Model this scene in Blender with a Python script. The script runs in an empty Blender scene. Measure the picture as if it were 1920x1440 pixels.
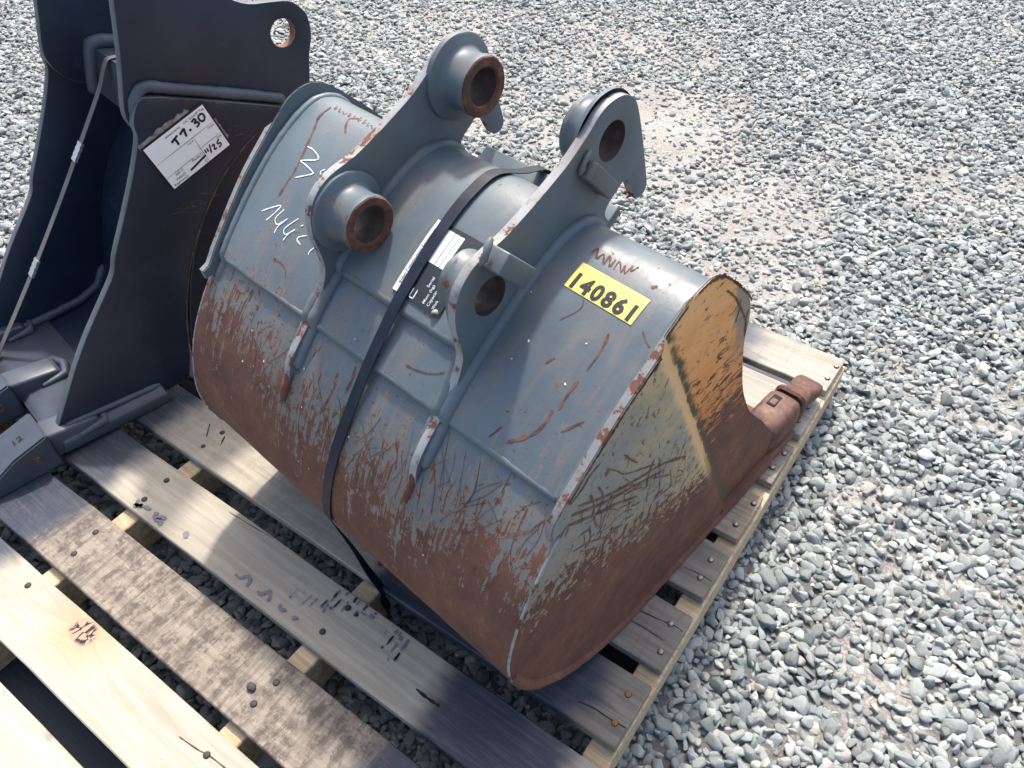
import bpy, bmesh, math, random
import numpy as np
from mathutils import Vector, Matrix, noise as mnoise
R = math.radians
random.seed(7); rng = np.random.default_rng(11)
scene = bpy.context.scene
COL = scene.collection

# ------------------------------------------------------------------ camera, sky, sun, exposure
cam_d = bpy.data.cameras.new('camera'); cam = bpy.data.objects.new('camera', cam_d); COL.objects.link(cam)
yaw, pit, rol = R(35.584), R(-45.199), R(-0.255)
fh = Vector((-math.sin(yaw), math.cos(yaw), 0)); rh = Vector((math.cos(yaw), math.sin(yaw), 0)); zz = Vector((0, 0, 1))
fwd = fh*math.cos(pit) + zz*math.sin(pit); upv = -fh*math.sin(pit) + zz*math.cos(pit)
rt = rh*math.cos(rol) + upv*math.sin(rol); up2 = -rh*math.sin(rol) + upv*math.cos(rol)
M = Matrix.Identity(4)
for i in range(3):
    M[i][0], M[i][1], M[i][2] = rt[i], up2[i], -fwd[i]
M.translation = Vector((0, 0, 1.32))
cam.matrix_world = M
cam_d.sensor_width = 36; cam_d.lens = 27.71; cam_d.clip_end = 500
scene.camera = cam
SUN_AZ, SUN_EL = R(28), R(58)          # azimuth counter-clockwise from +Y
world = bpy.data.worlds.new('World'); scene.world = world; world.use_nodes = True
wn = world.node_tree.nodes; wl = world.node_tree.links
sky = wn.new('ShaderNodeTexSky'); sky.sky_type = 'NISHITA'; sky.sun_disc = False
sky.sun_elevation = SUN_EL; sky.sun_rotation = -SUN_AZ
sky.dust_density = 5.0; sky.air_density = 1.0; sky.ozone_density = 0.6
wl.new(sky.outputs[0], wn['Background'].inputs[0]); wn['Background'].inputs[1].default_value = 0.15
sd = bpy.data.lights.new('sun', 'SUN'); sun = bpy.data.objects.new('sun', sd); COL.objects.link(sun)
sd.energy = 2.4; sd.angle = R(3.2); sd.color = (1.0, 0.95, 0.87)
sv = Vector((-math.sin(SUN_AZ)*math.cos(SUN_EL), math.cos(SUN_AZ)*math.cos(SUN_EL), math.sin(SUN_EL)))
sun.rotation_euler = sv.to_track_quat('Z', 'Y').to_euler()
scene.view_settings.view_transform = 'Standard'; scene.view_settings.look = 'None'
scene.view_settings.gamma = 1; scene.view_settings.use_curve_mapping = False
scene.view_settings.exposure = 1.10
scene.cycles.diffuse_bounces = 2; scene.cycles.max_bounces = 8

# ------------------------------------------------------------------ node helper
class G:
    def __init__(s, name, rough=0.6, metal=0.0, spec=0.5):
        s.m = bpy.data.materials.new(name); s.m.use_nodes = True; s.t = s.m.node_tree; s.n = s.t.nodes
        s.b = s.n['Principled BSDF']; s.b.inputs['Roughness'].default_value = rough
        s.b.inputs['Metallic'].default_value = metal; s.b.inputs['Specular IOR Level'].default_value = spec
    def put(s, sock, v):
        if isinstance(v, bpy.types.NodeSocket): s.t.links.new(v, sock)
        elif isinstance(v, (tuple, list)) and len(v) == 3 and sock.type == 'RGBA': sock.default_value = (*v, 1)
        else: sock.default_value = v
    def new(s, typ, **kw):
        n = s.n.new(typ)
        for k, v in kw.items(): setattr(n, k, v)
        return n
    def coord(s, k='Object'): return s.new('ShaderNodeTexCoord').outputs[k]
    def attr(s, name, typ='GEOMETRY'):
        n = s.new('ShaderNodeAttribute', attribute_name=name, attribute_type=typ); return n
    def map(s, v, scale=(1, 1, 1), rot=(0, 0, 0), loc=(0, 0, 0)):
        n = s.new('ShaderNodeMapping'); s.put(n.inputs[0], v)
        n.inputs[1].default_value = loc; n.inputs[2].default_value = rot; n.inputs[3].default_value = scale
        return n.outputs[0]
    def noise(s, v, scale=5, detail=4, rough=.55, dist=0.0):
        n = s.new('ShaderNodeTexNoise'); s.put(n.inputs['Vector'], v)
        for k, x in (('Scale', scale), ('Detail', detail), ('Roughness', rough), ('Distortion', dist)): n.inputs[k].default_value = x
        return n.outputs['Fac']
    def vor(s, v, scale=5, feature='F1', rnd=1.0):
        n = s.new('ShaderNodeTexVoronoi', feature=feature); s.put(n.inputs['Vector'], v); n.inputs['Scale'].default_value = scale
        n.inputs['Randomness'].default_value = rnd
        return n.outputs['Distance']
    def m1(s, op, a, b=0.0, c=0.0, clamp=False):
        n = s.new('ShaderNodeMath', operation=op, use_clamp=clamp)
        for i, x in enumerate((a, b, c)): s.put(n.inputs[i], x)
        return n.outputs[0]
    def add(s, a, b): return s.m1('ADD', a, b)
    def sub(s, a, b): return s.m1('SUBTRACT', a, b)
    def mul(s, a, b): return s.m1('MULTIPLY', a, b)
    def mx(s, a, b): return s.m1('MAXIMUM', a, b)
    def step(s, x, lo, hi):           # smooth 0..1
        n = s.new('ShaderNodeMapRange', interpolation_type='SMOOTHSTEP')
        s.put(n.inputs[0], x); s.put(n.inputs[1], lo); s.put(n.inputs[2], hi)
        n.inputs[3].default_value = 0; n.inputs[4].default_value = 1
        return n.outputs[0]
    def lin(s, x, a, b, c, d):
        n = s.new('ShaderNodeMapRange'); s.put(n.inputs[0], x)
        for i, v in enumerate((a, b, c, d)): n.inputs[i+1].default_value = v
        return n.outputs[0]
    def mix(s, f, a, b):
        n = s.new('ShaderNodeMix', data_type='RGBA'); s.put(n.inputs[0], f); s.put(n.inputs[6], a); s.put(n.inputs[7], b)
        return n.outputs[2]
    def fmix(s, f, a, b):
        n = s.new('ShaderNodeMix', data_type='FLOAT'); s.put(n.inputs[0], f); s.put(n.inputs[2], a); s.put(n.inputs[3], b)
        return n.outputs[0]
    def ramp(s, f, stops):
        n = s.new('ShaderNodeValToRGB'); s.put(n.inputs[0], f); e = n.color_ramp.elements
        while len(e) < len(stops): e.new(0.5)
        for x, (p, c) in zip(e, stops): x.position = p; x.color = (*c, 1)
        return n.outputs[0]
    def sep(s, v):
        n = s.new('ShaderNodeSeparateXYZ'); s.put(n.inputs[0], v); return n.outputs
    def comb(s, x, y, z):
        n = s.new('ShaderNodeCombineXYZ')
        for i, v in enumerate((x, y, z)): s.put(n.inputs[i], v)
        return n.outputs[0]
    def bump(s, h, strength=.3, dist=.002, prev=None):
        n = s.new('ShaderNodeBump'); n.inputs['Strength'].default_value = strength; n.inputs['Distance'].default_value = dist
        s.put(n.inputs['Height'], h)
        if prev is not None: s.put(n.inputs['Normal'], prev)
        return n.outputs[0]
    def out(s, color, rough=None, normal=None, metal=None):
        s.put(s.b.inputs['Base Color'], color)
        if rough is not None: s.put(s.b.inputs['Roughness'], rough)
        if normal is not None: s.put(s.b.inputs['Normal'], normal)
        if metal is not None: s.put(s.b.inputs['Metallic'], metal)
        return s.m

# ------------------------------------------------------------------ mesh helpers
def link(name, me, parent=None, mats=()):
    o = bpy.data.objects.new(name, me); COL.objects.link(o)
    for m in mats: me.materials.append(m)
    if parent is not None: o.parent = parent
    return o
def tag(o, label, cat, group=None):
    o['label'] = label; o['category'] = cat
    if group: o['group'] = group
    return o
def empty(name, loc, rz=0):
    o = bpy.data.objects.new(name, None); COL.objects.link(o); o.location = loc; o.rotation_euler = (0, 0, rz)
    o.empty_display_size = .1
    return o
def from_bm(name, bm, parent, mats, ang=35):
    me = bpy.data.meshes.new(name); bm.to_mesh(me); bm.free()
    if ang:
        me.shade_smooth(); me.set_sharp_from_angle(angle=R(ang))
    return link(name, me, parent, mats)
def from_py(name, vs, fs, parent, mats, ang=35, mi=None, uv=None):
    me = bpy.data.meshes.new(name); me.from_pydata([tuple(v) for v in vs], [], fs); me.update()
    if mi is not None: me.polygons.foreach_set('material_index', mi)
    if uv is not None:
        l = me.uv_layers.new(name='UVMap')
        idx = np.zeros(len(me.loops), int); me.loops.foreach_get('vertex_index', idx)
        l.data.foreach_set('uv', np.array(uv, float)[idx].ravel())
    bm = bmesh.new(); bm.from_mesh(me); bmesh.ops.recalc_face_normals(bm, faces=bm.faces); bm.to_mesh(me); bm.free()
    if ang: me.shade_smooth(); me.set_sharp_from_angle(angle=R(ang))
    return link(name, me, parent, mats)
def catmull(P, n=6, closed=False):
    P = np.array(P, float); out = []; N = len(P)
    rngi = range(N if closed else N-1)
    for i in rngi:
        g = (lambda k: P[k % N]) if closed else (lambda k: P[min(max(k, 0), N-1)])
        p0, p1, p2, p3 = g(i-1), g(i), g(i+1), g(i+2)
        for k in range(n):
            t = k/n
            out.append(.5*((2*p1)+(-p0+p2)*t+(2*p0-5*p1+4*p2-p3)*t*t+(-p0+3*p1-3*p2+p3)*t**3))
    if not closed: out.append(P[-1])
    return np.array(out)
def circle(c, r, n=28):
    return [(c[0]+r*math.cos(2*math.pi*k/n), c[1]+r*math.sin(2*math.pi*k/n)) for k in range(n)]
def plate(name, outline, u0, u1, parent, mats, holes=(), bevel=.0025, shift=(0, 0, 0), seg=2):
    """profile in the (y,z) plane extruded from x=u0 to x=u1; material 0 faces, 1 edges, 2 hole walls"""
    bm = bmesh.new(); dx, dy, dz = shift
    loops = [outline]+[h for h in holes]
    for L in loops:
        vs = [bm.verts.new((u0-dx, p[0]-dy, p[1]-dz)) for p in L]
        if len(loops) == 1: bm.faces.new(vs)
        else:
            for a, b in zip(vs, vs[1:]+vs[:1]): bm.edges.new((a, b))
    if len(loops) > 1:
        bmesh.ops.triangle_fill(bm, use_beauty=True, use_dissolve=False, edges=bm.edges[:], normal=(1, 0, 0))
    fs = bm.faces[:]
    ret = bmesh.ops.extrude_face_region(bm, geom=fs)
    bmesh.ops.translate(bm, verts=[g for g in ret['geom'] if isinstance(g, bmesh.types.BMVert)], vec=(u1-u0, 0, 0))
    bmesh.ops.recalc_face_normals(bm, faces=bm.faces)
    if bevel:
        es = []
        for e in bm.edges:
            if len(e.link_faces) == 2:
                a, b = e.link_faces
                if (abs(a.normal.x) > .7) != (abs(b.normal.x) > .7): es.append(e)
        bmesh.ops.bevel(bm, geom=es, offset=bevel, segments=seg, affect='EDGES', clamp_overlap=True, profile=.5)
    hc = [(np.mean([p[0] for p in h])-dy, np.mean([p[1] for p in h])-dz, math.dist(h[0], (np.mean([p[0] for p in h]), np.mean([p[1] for p in h])))) for h in holes]
    for f in bm.faces:
        if abs(f.normal.x) > .93: f.material_index = 0
        else:
            f.material_index = 1; c = f.calc_center_median()
            for hy, hz, hr in hc:
                if math.hypot(c.y-hy, c.z-hz) < hr*1.15: f.material_index = 2 if len(mats) > 2 else 1
    return from_bm(name, bm, parent, mats, 40)
def tube(name, path, r, parent, mat, seg=8, ripple=0.0, closed_ends=True, seed=0):
    P = [Vector(p) for p in path]; vs = []; fs = []
    n = len(P); prev = None
    for i in range(n):
        t = (P[min(i+1, n-1)]-P[max(i-1, 0)]).normalized()
        a = prev if prev is not None else (Vector((0, 0, 1)) if abs(t.z) < .9 else Vector((1, 0, 0)))
        x = (a-t*a.dot(t)).normalized(); prev = x; y = t.cross(x)
        rr = r*(1+ripple*(mnoise.noise(P[i]*60+Vector((seed, 0, 0)))*1.2+.5*math.sin(i*2.1+seed)))
        if i in (0, n-1): rr *= .5
        for k in range(seg):
            an = 2*math.pi*k/seg; vs.append(P[i]+(x*math.cos(an)+y*math.sin(an))*rr)
    for i in range(n-1):
        for k in range(seg):
            fs.append((i*seg+k, i*seg+(k+1) % seg, (i+1)*seg+(k+1) % seg, (i+1)*seg+k))
    fs.append(tuple(range(seg))[::-1]); fs.append(tuple((n-1)*seg+k for k in range(seg)))
    return from_py(name, vs, fs, parent, (mat,), 60)
def resample(P, step):
    P = np.array(P, float); L = np.linalg.norm(np.diff(P, axis=0), axis=1); S = np.concatenate([[0], np.cumsum(L)])
    n = max(2, int(S[-1]/step)+1); q = np.linspace(0, S[-1], n)
    return np.stack([np.interp(q, S, P[:, k]) for k in range(P.shape[1])], 1)
def hexa(name, corners, parent, mats, bevel=.004, seg=3, sub=0):
    """eight corners: bottom four then top four, same winding"""
    bm = bmesh.new(); v = [bm.verts.new(c) for c in corners]
    for f in ((0, 1, 2, 3), (7, 6, 5, 4), (0, 4, 5, 1), (1, 5, 6, 2), (2, 6, 7, 3), (3, 7, 4, 0)): bm.faces.new([v[i] for i in f])
    bmesh.ops.recalc_face_normals(bm, faces=bm.faces)
    if bevel: bmesh.ops.bevel(bm, geom=bm.edges[:], offset=bevel, segments=seg, affect='EDGES', clamp_overlap=True, profile=.5)
    return from_bm(name, bm, parent, mats, 50)
def box(x0, x1, y0, y1, z0, z1):
    return [(x0, y0, z0), (x1, y0, z0), (x1, y1, z0), (x0, y1, z0), (x0, y0, z1), (x1, y0, z1), (x1, y1, z1), (x0, y1, z1)]
def text_mesh(s, size, bold=0.0, align='LEFT', spacing=1.0):
    cu = bpy.data.curves.new('txt', 'FONT'); cu.body = s; cu.size = size; cu.offset = bold; cu.align_x = align
    cu.resolution_u = 3; cu.space_character = spacing
    o = bpy.data.objects.new('txt', cu); me = bpy.data.meshes.new_from_object(o)
    bpy.data.objects.remove(o); 
    vs = [tuple(v.co) for v in me.vertices]; fs = [tuple(p.vertices) for p in me.polygons]
    bpy.data.meshes.remove(me); bpy.data.curves.remove(cu)
    return vs, fs
def strokes_mesh(polys, width, n=5, jit=0.0):
    """flat 2D ribbons"""
    vs, fs = [], []
    for P in polys:
        w = width
        if isinstance(P, tuple): P, w = P
        Q = catmull(P, n) if len(P) > 2 else np.linspace(P[0], P[1], n+1)
        T = np.gradient(Q, axis=0); T /= (np.linalg.norm(T, axis=1)[:, None]+1e-9)
        b = len(vs)
        for i, (q, t) in enumerate(zip(Q, T)):
            ww = w*.5*(1 if 0 < i < len(Q)-1 else .35)*(1+jit*random.uniform(-1, 1))
            vs += [(q[0]-t[1]*ww, q[1]+t[0]*ww, 0), (q[0]+t[1]*ww, q[1]-t[0]*ww, 0)]
        for i in range(len(Q)-1): fs.append((b+2*i, b+2*i+1, b+2*i+3, b+2*i+2))
    return vs, fs
def mapped(name, vf, fn, parent, mat):
    vs, fs = vf
    return from_py_raw(name, [fn(v[0], v[1]) for v in vs], fs, parent, (mat,))
def from_py_raw(name, vs, fs, parent, mats):
    me = bpy.data.meshes.new(name); me.from_pydata([tuple(v) for v in vs], [], fs); me.update()
    return link(name, me, parent, mats)
def join_vf(*L):
    vs, fs = [], []
    for v, f in L:
        b = len(vs); vs += list(v); fs += [tuple(i+b for i in q) for q in f]
    return vs, fs
def off(vf, x, y): return [(v[0]+x, v[1]+y, 0) for v in vf[0]], vf[1]

ZP = 0.12                                # top of the pallet boards
# ================================================================== GROUND AND GRAVEL
g = G('gravel_fines', .95, spec=.2)
p = g.coord(); n1 = g.noise(p, 3, 5); n2 = g.noise(p, 160, 5, .65); n3 = g.vor(p, 55)
c = g.mix(g.step(n1, .35, .65), (.33, .31, .28), (.42, .405, .38)); da = g.attr('dust').outputs['Fac']
c = g.mix(g.step(g.add(da, g.mul(g.sub(n2, .5), .3)), .02, .22), (.125, .13, .135), c)  # darkened outside dust patches, painting in the shade of gaps between stones
c = g.mix(g.step(n2, .35, .7), g.mix(.5, c, (.13, .125, .115)), c)
g.out(c, normal=g.bump(g.add(n2, g.mul(n3, .6)), .8, .006))
M_GROUND = g.m
def ground_z(x, y): return .012*mnoise.noise(Vector((x*.9, y*.9, 3.1)))*(1 if (x > .15 or x < -1.9 or y > 1.7 or y < -.4) else .3) - .006
# stones: points with size, turn and tint, a stone placed on each by geometry nodes
poly = np.array([(-5.6, .5), (-5.3, 1.9), (-2.6, 4.2), (-.2, 5.3), (1.9, 3.0), (1.5, -.1), (.4, -1.1), (-2.4, -1.1)])
def inside(P):
    ok = np.ones(len(P), bool)
    for a, b in zip(poly, np.roll(poly, -1, axis=0)):
        ok &= ((b[0]-a[0])*(P[:, 1]-a[1])-(b[1]-a[1])*(P[:, 0]-a[0])) <= 0
    return ok
STEP = .0124
gx, gy = np.meshgrid(np.arange(-5.7, 2.0, STEP), np.arange(-1.2, 5.4, STEP))
P = np.stack([gx.ravel(), gy.ravel()], 1); P += rng.uniform(-.48, .48, P.shape)*STEP
P = P[inside(P)]
# dusty, trafficked patches where fines show between the stones
blobs = [(-1.1, 2.35, .42, .9), (-.62, 2.1, .30, .7), (-1.75, 2.1, .35, .6), (-.45, 1.75, .22, .6), (.02, 1.55, .25, .5), (.32, 1.12, .16, .75), (.1, .93, .14, .6), (.22, .82, .12, .7),
         (-2.2, 2.6, .5, .5), (-3.0, 2.2, .5, .55), (-1.5, 2.9, .5, .5), (-.2, 2.6, .35, .45), (.05, 1.2, .12, .4), (.28, 1.4, .14, .5), (-3.4, 1.6, .5, .5), (.15, .66, .10, .5)]
def dust_at(x, y):
    d = max(bs*(1.12 if by > 1.6 else .42)*min(max(1.35-math.hypot(x-bx, y-by)/br, 0), 1) for bx, by, br, bs in blobs)
    n = mnoise.noise(Vector((x*4.5, y*4.5, 0)))+.6*mnoise.noise(Vector((x*13, y*13, 5)))
    return min(max(d*.95+n*.30-.10, 0), 1)
dust = np.array([dust_at(x, y) for x, y in P])
xs = np.unique(np.concatenate([np.linspace(-60, -6, 12), np.linspace(-6, 2, 134), np.linspace(2, 60, 12)]))
ys = np.unique(np.concatenate([np.linspace(-60, -1, 12), np.linspace(-1, 6, 118), np.linspace(6, 60, 12)]))
vs = [(x, y, ground_z(x, y)) for y in ys for x in xs]; nx = len(xs)
fs = [(j*nx+i, j*nx+i+1, (j+1)*nx+i+1, (j+1)*nx+i) for j in range(len(ys)-1) for i in range(nx-1)]
gnd = from_py('ground', vs, fs, None, (M_GROUND,), 80); gnd['kind'] = 'structure'
da_ = gnd.data.attributes.new('dust', 'FLOAT', 'POINT')
da_.data.foreach_set('value', np.array([dust_at(v.co.x, v.co.y) for v in gnd.data.vertices], dtype=np.float32))
keep = rng.random(len(P)) > dust*.58
P = P[keep]; dust = dust[keep]; N = len(P)
size = np.clip(rng.lognormal(math.log(.0081), .27, N), .004, .0175)*(1-.25*dust)
asp = np.stack([rng.uniform(.95, 1.5, N), rng.uniform(.78, 1.08, N), rng.uniform(.52, .88, N)], 1)
scl = size[:, None]*asp
z = np.array([ground_z(x, y) for x, y in P]) + rng.uniform(-.007, .009, N) - dust*.006
under = (P[:, 0] < -.13) & (P[:, 0] > -1.66) & (P[:, 1] < 1.47) & (P[:, 1] > -.16)
z[under] = rng.uniform(-.009, .002, under.sum())
rot = np.stack([rng.normal(0, .38, N), rng.normal(0, .38, N), rng.uniform(0, 6.283, N)], 1)
NS = 16
me = bpy.data.meshes.new('gravel'); me.from_pydata(np.column_stack([P, z]).tolist(), [], [])
def at(nm, typ, key, data):
    a = me.attributes.new(nm, typ, 'POINT'); a.data.foreach_set(key, np.ascontiguousarray(data).ravel())
at('turn', 'FLOAT_VECTOR', 'vector', rot); at('size', 'FLOAT_VECTOR', 'vector', scl)
at('pick', 'INT', 'value', rng.integers(0, NS, N).astype(np.int32)); at('tint', 'FLOAT', 'value', rng.random(N)); at('dust', 'FLOAT', 'value', dust)
gravel = link('gravel', me); gravel['kind'] = 'stuff'
gravel['label'] = 'loose grey crushed stone gravel covering the yard'
g = G('gravel_stone', .42, spec=.5)
ta = g.attr('tint', 'INSTANCER').outputs['Fac']; da = g.attr('dust', 'INSTANCER').outputs['Fac']
p = g.coord(); geo = g.new('ShaderNodeNewGeometry')
base = g.ramp(ta, [(0, (.125, .147, .145)), (.2, (.20, .23, .226)), (.5, (.28, .314, .304)), (.78, (.365, .40, .385)), (.93, (.49, .515, .48)), (1, (.39, .365, .30))])
nn = g.noise(p, 2.2, 5, .65); n4 = g.noise(p, 9, 4, .7)
base = g.mix(g.step(nn, .35, .75), g.mix(.75, (.15, .158, .16), base), base)
base = g.mix(g.mul(g.step(n4, .52, .72), .45), base, (.48, .475, .455))
base = g.mix(g.mul(da, .45), base, (.42, .40, .37))
g.out(base, normal=g.bump(n4, .35, .05))
M_STONE = g.m
ng = bpy.data.node_groups.new('gravel', 'GeometryNodeTree')
ng.interface.new_socket('Geometry', in_out='INPUT', socket_type='NodeSocketGeometry'); ng.interface.new_socket('Geometry', in_out='OUTPUT', socket_type='NodeSocketGeometry')
N_ = ng.nodes; L_ = ng.links
gi = N_.new('NodeGroupInput'); go = N_.new('NodeGroupOutput'); g2i = N_.new('GeometryNodeGeometryToInstance')
for k in reversed(range(NS)):
    ico = N_.new('GeometryNodeMeshIcoSphere'); ico.inputs['Radius'].default_value = 1; ico.inputs['Subdivisions'].default_value = 2 if k % 3 == 0 else 1
    rv = N_.new('FunctionNodeRandomValue'); rv.data_type = 'FLOAT_VECTOR'
    a = .42 if k % 3 == 0 else .50
    rv.inputs[0].default_value = (-a, -a, -a); rv.inputs[1].default_value = (a, a, a); rv.inputs['Seed'].default_value = 31+k*7
    sp = N_.new('GeometryNodeSetPosition'); L_.new(ico.outputs['Mesh'], sp.inputs['Geometry']); L_.new(rv.outputs[0], sp.inputs['Offset'])
    ch = N_.new('GeometryNodeConvexHull'); L_.new(sp.outputs[0], ch.inputs[0])
    ss = N_.new('GeometryNodeSubdivisionSurface'); ss.inputs['Level'].default_value = 2; L_.new(ch.outputs[0], ss.inputs['Mesh'])
    ss.inputs['Edge Crease'].default_value = .74
    sh = N_.new('GeometryNodeSetShadeSmooth'); L_.new(ss.outputs[0], sh.inputs[0])
    sm = N_.new('GeometryNodeSetMaterial'); sm.inputs['Material'].default_value = M_STONE; L_.new(sh.outputs[0], sm.inputs[0])
    L_.new(sm.outputs[0], g2i.inputs[0])
iop = N_.new('GeometryNodeInstanceOnPoints'); L_.new(gi.outputs[0], iop.inputs['Points']); L_.new(g2i.outputs[0], iop.inputs['Instance'])
iop.inputs['Pick Instance'].default_value = True
def named(nm, typ, sock):
    a = N_.new('GeometryNodeInputNamedAttribute'); a.data_type = typ; a.inputs['Name'].default_value = nm
    L_.new(a.outputs['Attribute'], sock)
named('pick', 'INT', iop.inputs['Instance Index']); named('turn', 'FLOAT_VECTOR', iop.inputs['Rotation']); named('size', 'FLOAT_VECTOR', iop.inputs['Scale'])
L_.new(iop.outputs[0], go.inputs[0])
md = gravel.modifiers.new('stones', 'NODES'); md.node_group = ng

# ================================================================== PALLET
PX, PY = -.87, .65
pallet = tag(empty('pallet', (PX, PY, 0)), 'weathered wooden pallet carrying the two excavator buckets', 'pallet')
def wood(name, lo, hi, dark=(.10, .085, .07), mott=.0, saw=.0, paint=None, blotch=.0, seed=0.0, stain_y=False, rough=.7, knot=None, greyend=None):
    """lo/hi grain colours; paint = list of (x0, x1, soft) bands of dark overspray along the board in world metres"""
    g = G(name, rough, spec=.3)
    o = g.coord(); s = g.sep(o)
    X = g.add(s[0], PX); Y = g.add(s[1], PY)
    pos = g.comb(g.add(X, seed*3.7), g.add(Y, seed*1.3), s[2])
    if knot:
        kx, ky = knot
        dx = g.sub(X, kx); dy = g.sub(Y, ky)
        r = g.m1('SQRT', g.add(g.mul(dx, g.mul(dx, .5)), g.mul(dy, dy)))
        pull = g.mul(g.m1('EXPONENT', g.mul(r, -22)), .035)
        pos = g.comb(g.add(X, seed*3.7), g.add(g.add(Y, seed*1.3), g.mul(pull, g.m1('SIGN', dy))), s[2])
    gr = g.noise(g.map(pos, (1.6, 26, 26)), 3.2, 6, .62, .6)
    fine = g.noise(g.map(pos, (9, 240, 240)), 3, 5, .7); hair = g.noise(g.map(pos, (3.2, 150, 150)), 3, 6, .78, .3)
    big = g.noise(g.map(pos, (2.0, 5, 5)), 2.2, 4, .6)
    c = g.mix(g.step(gr, .34, .66), lo, hi)
    c = g.mix(g.mul(g.step(fine, .52, .74), .20), c, dark)
    c = g.mix(g.mul(g.step(hair, .56, .66), .30), c, g.mix(.5, lo, dark))
    c = g.mix(g.mul(g.step(g.noise(pos, 210, 3, .6), .66, .74), .45), c, dark)
    c = g.mix(g.mul(g.step(big, .45, .72), .3), c, g.mix(.5, lo, dark))
    if mott:
        m1 = g.noise(pos, 62, 6, .76, .3); m2 = g.noise(g.map(pos, (30, 7, 3), (0, 0, R(24))), 1.6, 5, .7, .5)
        mk = g.step(g.add(g.mul(m1, .6), g.mul(m2, .6)), .535, .70)
        c = g.mix(g.mul(mk, mott), c, (.062, .048, .042))
        c = g.mix(g.mul(g.step(g.noise(pos, 60, 4, .7), .6, .75), .35*mott), c, (.45, .38, .28))
    if saw:
        wv = g.noise(g.map(pos, (64, 5, 5), (0, 0, R(9))), 1.6, 3, .6)
        c = g.mix(g.mul(g.step(wv, .50, .62), saw), c, dark)
    if blotch:
        bl = g.noise(g.map(pos, (5, 9, 9)), 3.0, 5, .65, .4)
        c = g.mix(g.mul(g.step(bl, .52, .66), blotch), c, (.17, .165, .16))
    if knot:
        nk = g.add(r, g.mul(g.sub(g.noise(pos, 60, 3), .5), .012))
        c = g.mix(g.mul(g.step(nk, .08, .02), .5), c, (.40, .25, .10))
        c = g.mix(g.mul(g.step(nk, .0235, .0190), .8), c, (.34, .235, .175))
        crk = g.noise(pos, 42, 2, .5, 1.2)
        c = g.mix(g.mul(g.step(nk, .021, .014), g.step(g.m1('ABSOLUTE', g.sub(crk, .5)), .06, .03)), c, (.012, .012, .015))
    if greyend:
        c = g.mix(g.mul(g.step(g.add(X, g.mul(g.sub(big, .5), .15)), greyend-.1, greyend+.1), .75), c, g.mix(g.step(gr, .3, .7), (.085, .075, .065), (.20, .175, .145)))
    ro = g.fmix(g.step(gr, .3, .7), rough-.06, rough+.1)
    if paint:
        pk = None
        for x0, x1, soft in paint:
            jag = g.mul(g.sub(g.noise(g.map(pos, (9, 16, 8)), 1.0, 3, .55), .5), soft*1.5)
            xx = g.add(X, jag)
            k = g.mul(g.step(xx, x0-soft*.6, x0+soft*.6), g.step(xx, x1+soft*.6, x1-soft*.6))
            pk = k if pk is None else g.mx(pk, k)
        thin = g.fmix(g.step(g.noise(g.map(pos, (4, 70, 30)), 2.5, 4, .7), .45, .8), .93, .72)
        pk = g.mul(pk, thin)
        c = g.mix(pk, c, (.016, .027, .050)); ro = g.fmix(pk, ro, .42)
    h = g.add(g.mul(fine, .6), gr)
    return g.out(c, ro, g.bump(h, .55, .0018))
PALE = ((.36, .325, .26), (.45, .415, .34)); GREY = ((.15, .135, .115), (.25, .225, .19)); BEIGE = ((.32, .285, .225), (.41, .37, .295)); FAR = ((.26, .24, .205), (.38, .355, .305))
OVL = (-9, -1.155, .05)
BOARDS = [  # y0, y1, x-left, material
    (-.142, -.0275, -1.60, wood('wood_sheen', *PALE, blotch=.55, seed=1, rough=.5, paint=[OVL])),
    (.0100, .1200, -1.61, wood('wood_knotty', *PALE, seed=2, paint=[(-9, -1.17, .06), (-.40, -.2, .05)], knot=(-.935, .098), rough=.62)),
    (.1410, .2570, -1.60, wood('wood_mottled', (.215, .18, .145), (.315, .27, .215), mott=.78, saw=.45, seed=3, paint=[(-9, -1.15, .07), (-.42, -.19, .05)])),
    (.2940, .4050, -1.62, wood('wood_beige', *BEIGE, seed=4, paint=[(-9, -1.165, .05), (-.40, -.175, .05)])),
    (.4400, .5545, -1.60, wood('wood_split', *BEIGE, seed=5, paint=[(-9, -1.20, .06), (-.62, -.19, .05)], greyend=-.30, mott=.15)),
    (.5840, .6990, -1.61, wood('wood_grey', *GREY, seed=6, saw=.2, blotch=.3, paint=[(-1.5, -.27, .12)])),
    (.7380, .8530, -1.60, wood('wood_grey_fine', *GREY, seed=7, saw=.15)),
    (.8830, .9985, -1.60, wood('wood_grey_brown', (.19, .155, .115), (.35, .295, .22), seed=8, saw=.2)),
    (1.035, 1.150, -1.61, wood('wood_old', *GREY, seed=9, saw=.25)),
    (1.185, 1.310, -1.60, wood('wood_far', *FAR, seed=10, blotch=.2)),
    (1.336, 1.456, -1.60, wood('wood_far_stained', *FAR, seed=11, paint=[(-9, -.315, .07)], blotch=.2, saw=.12)),
]
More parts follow.
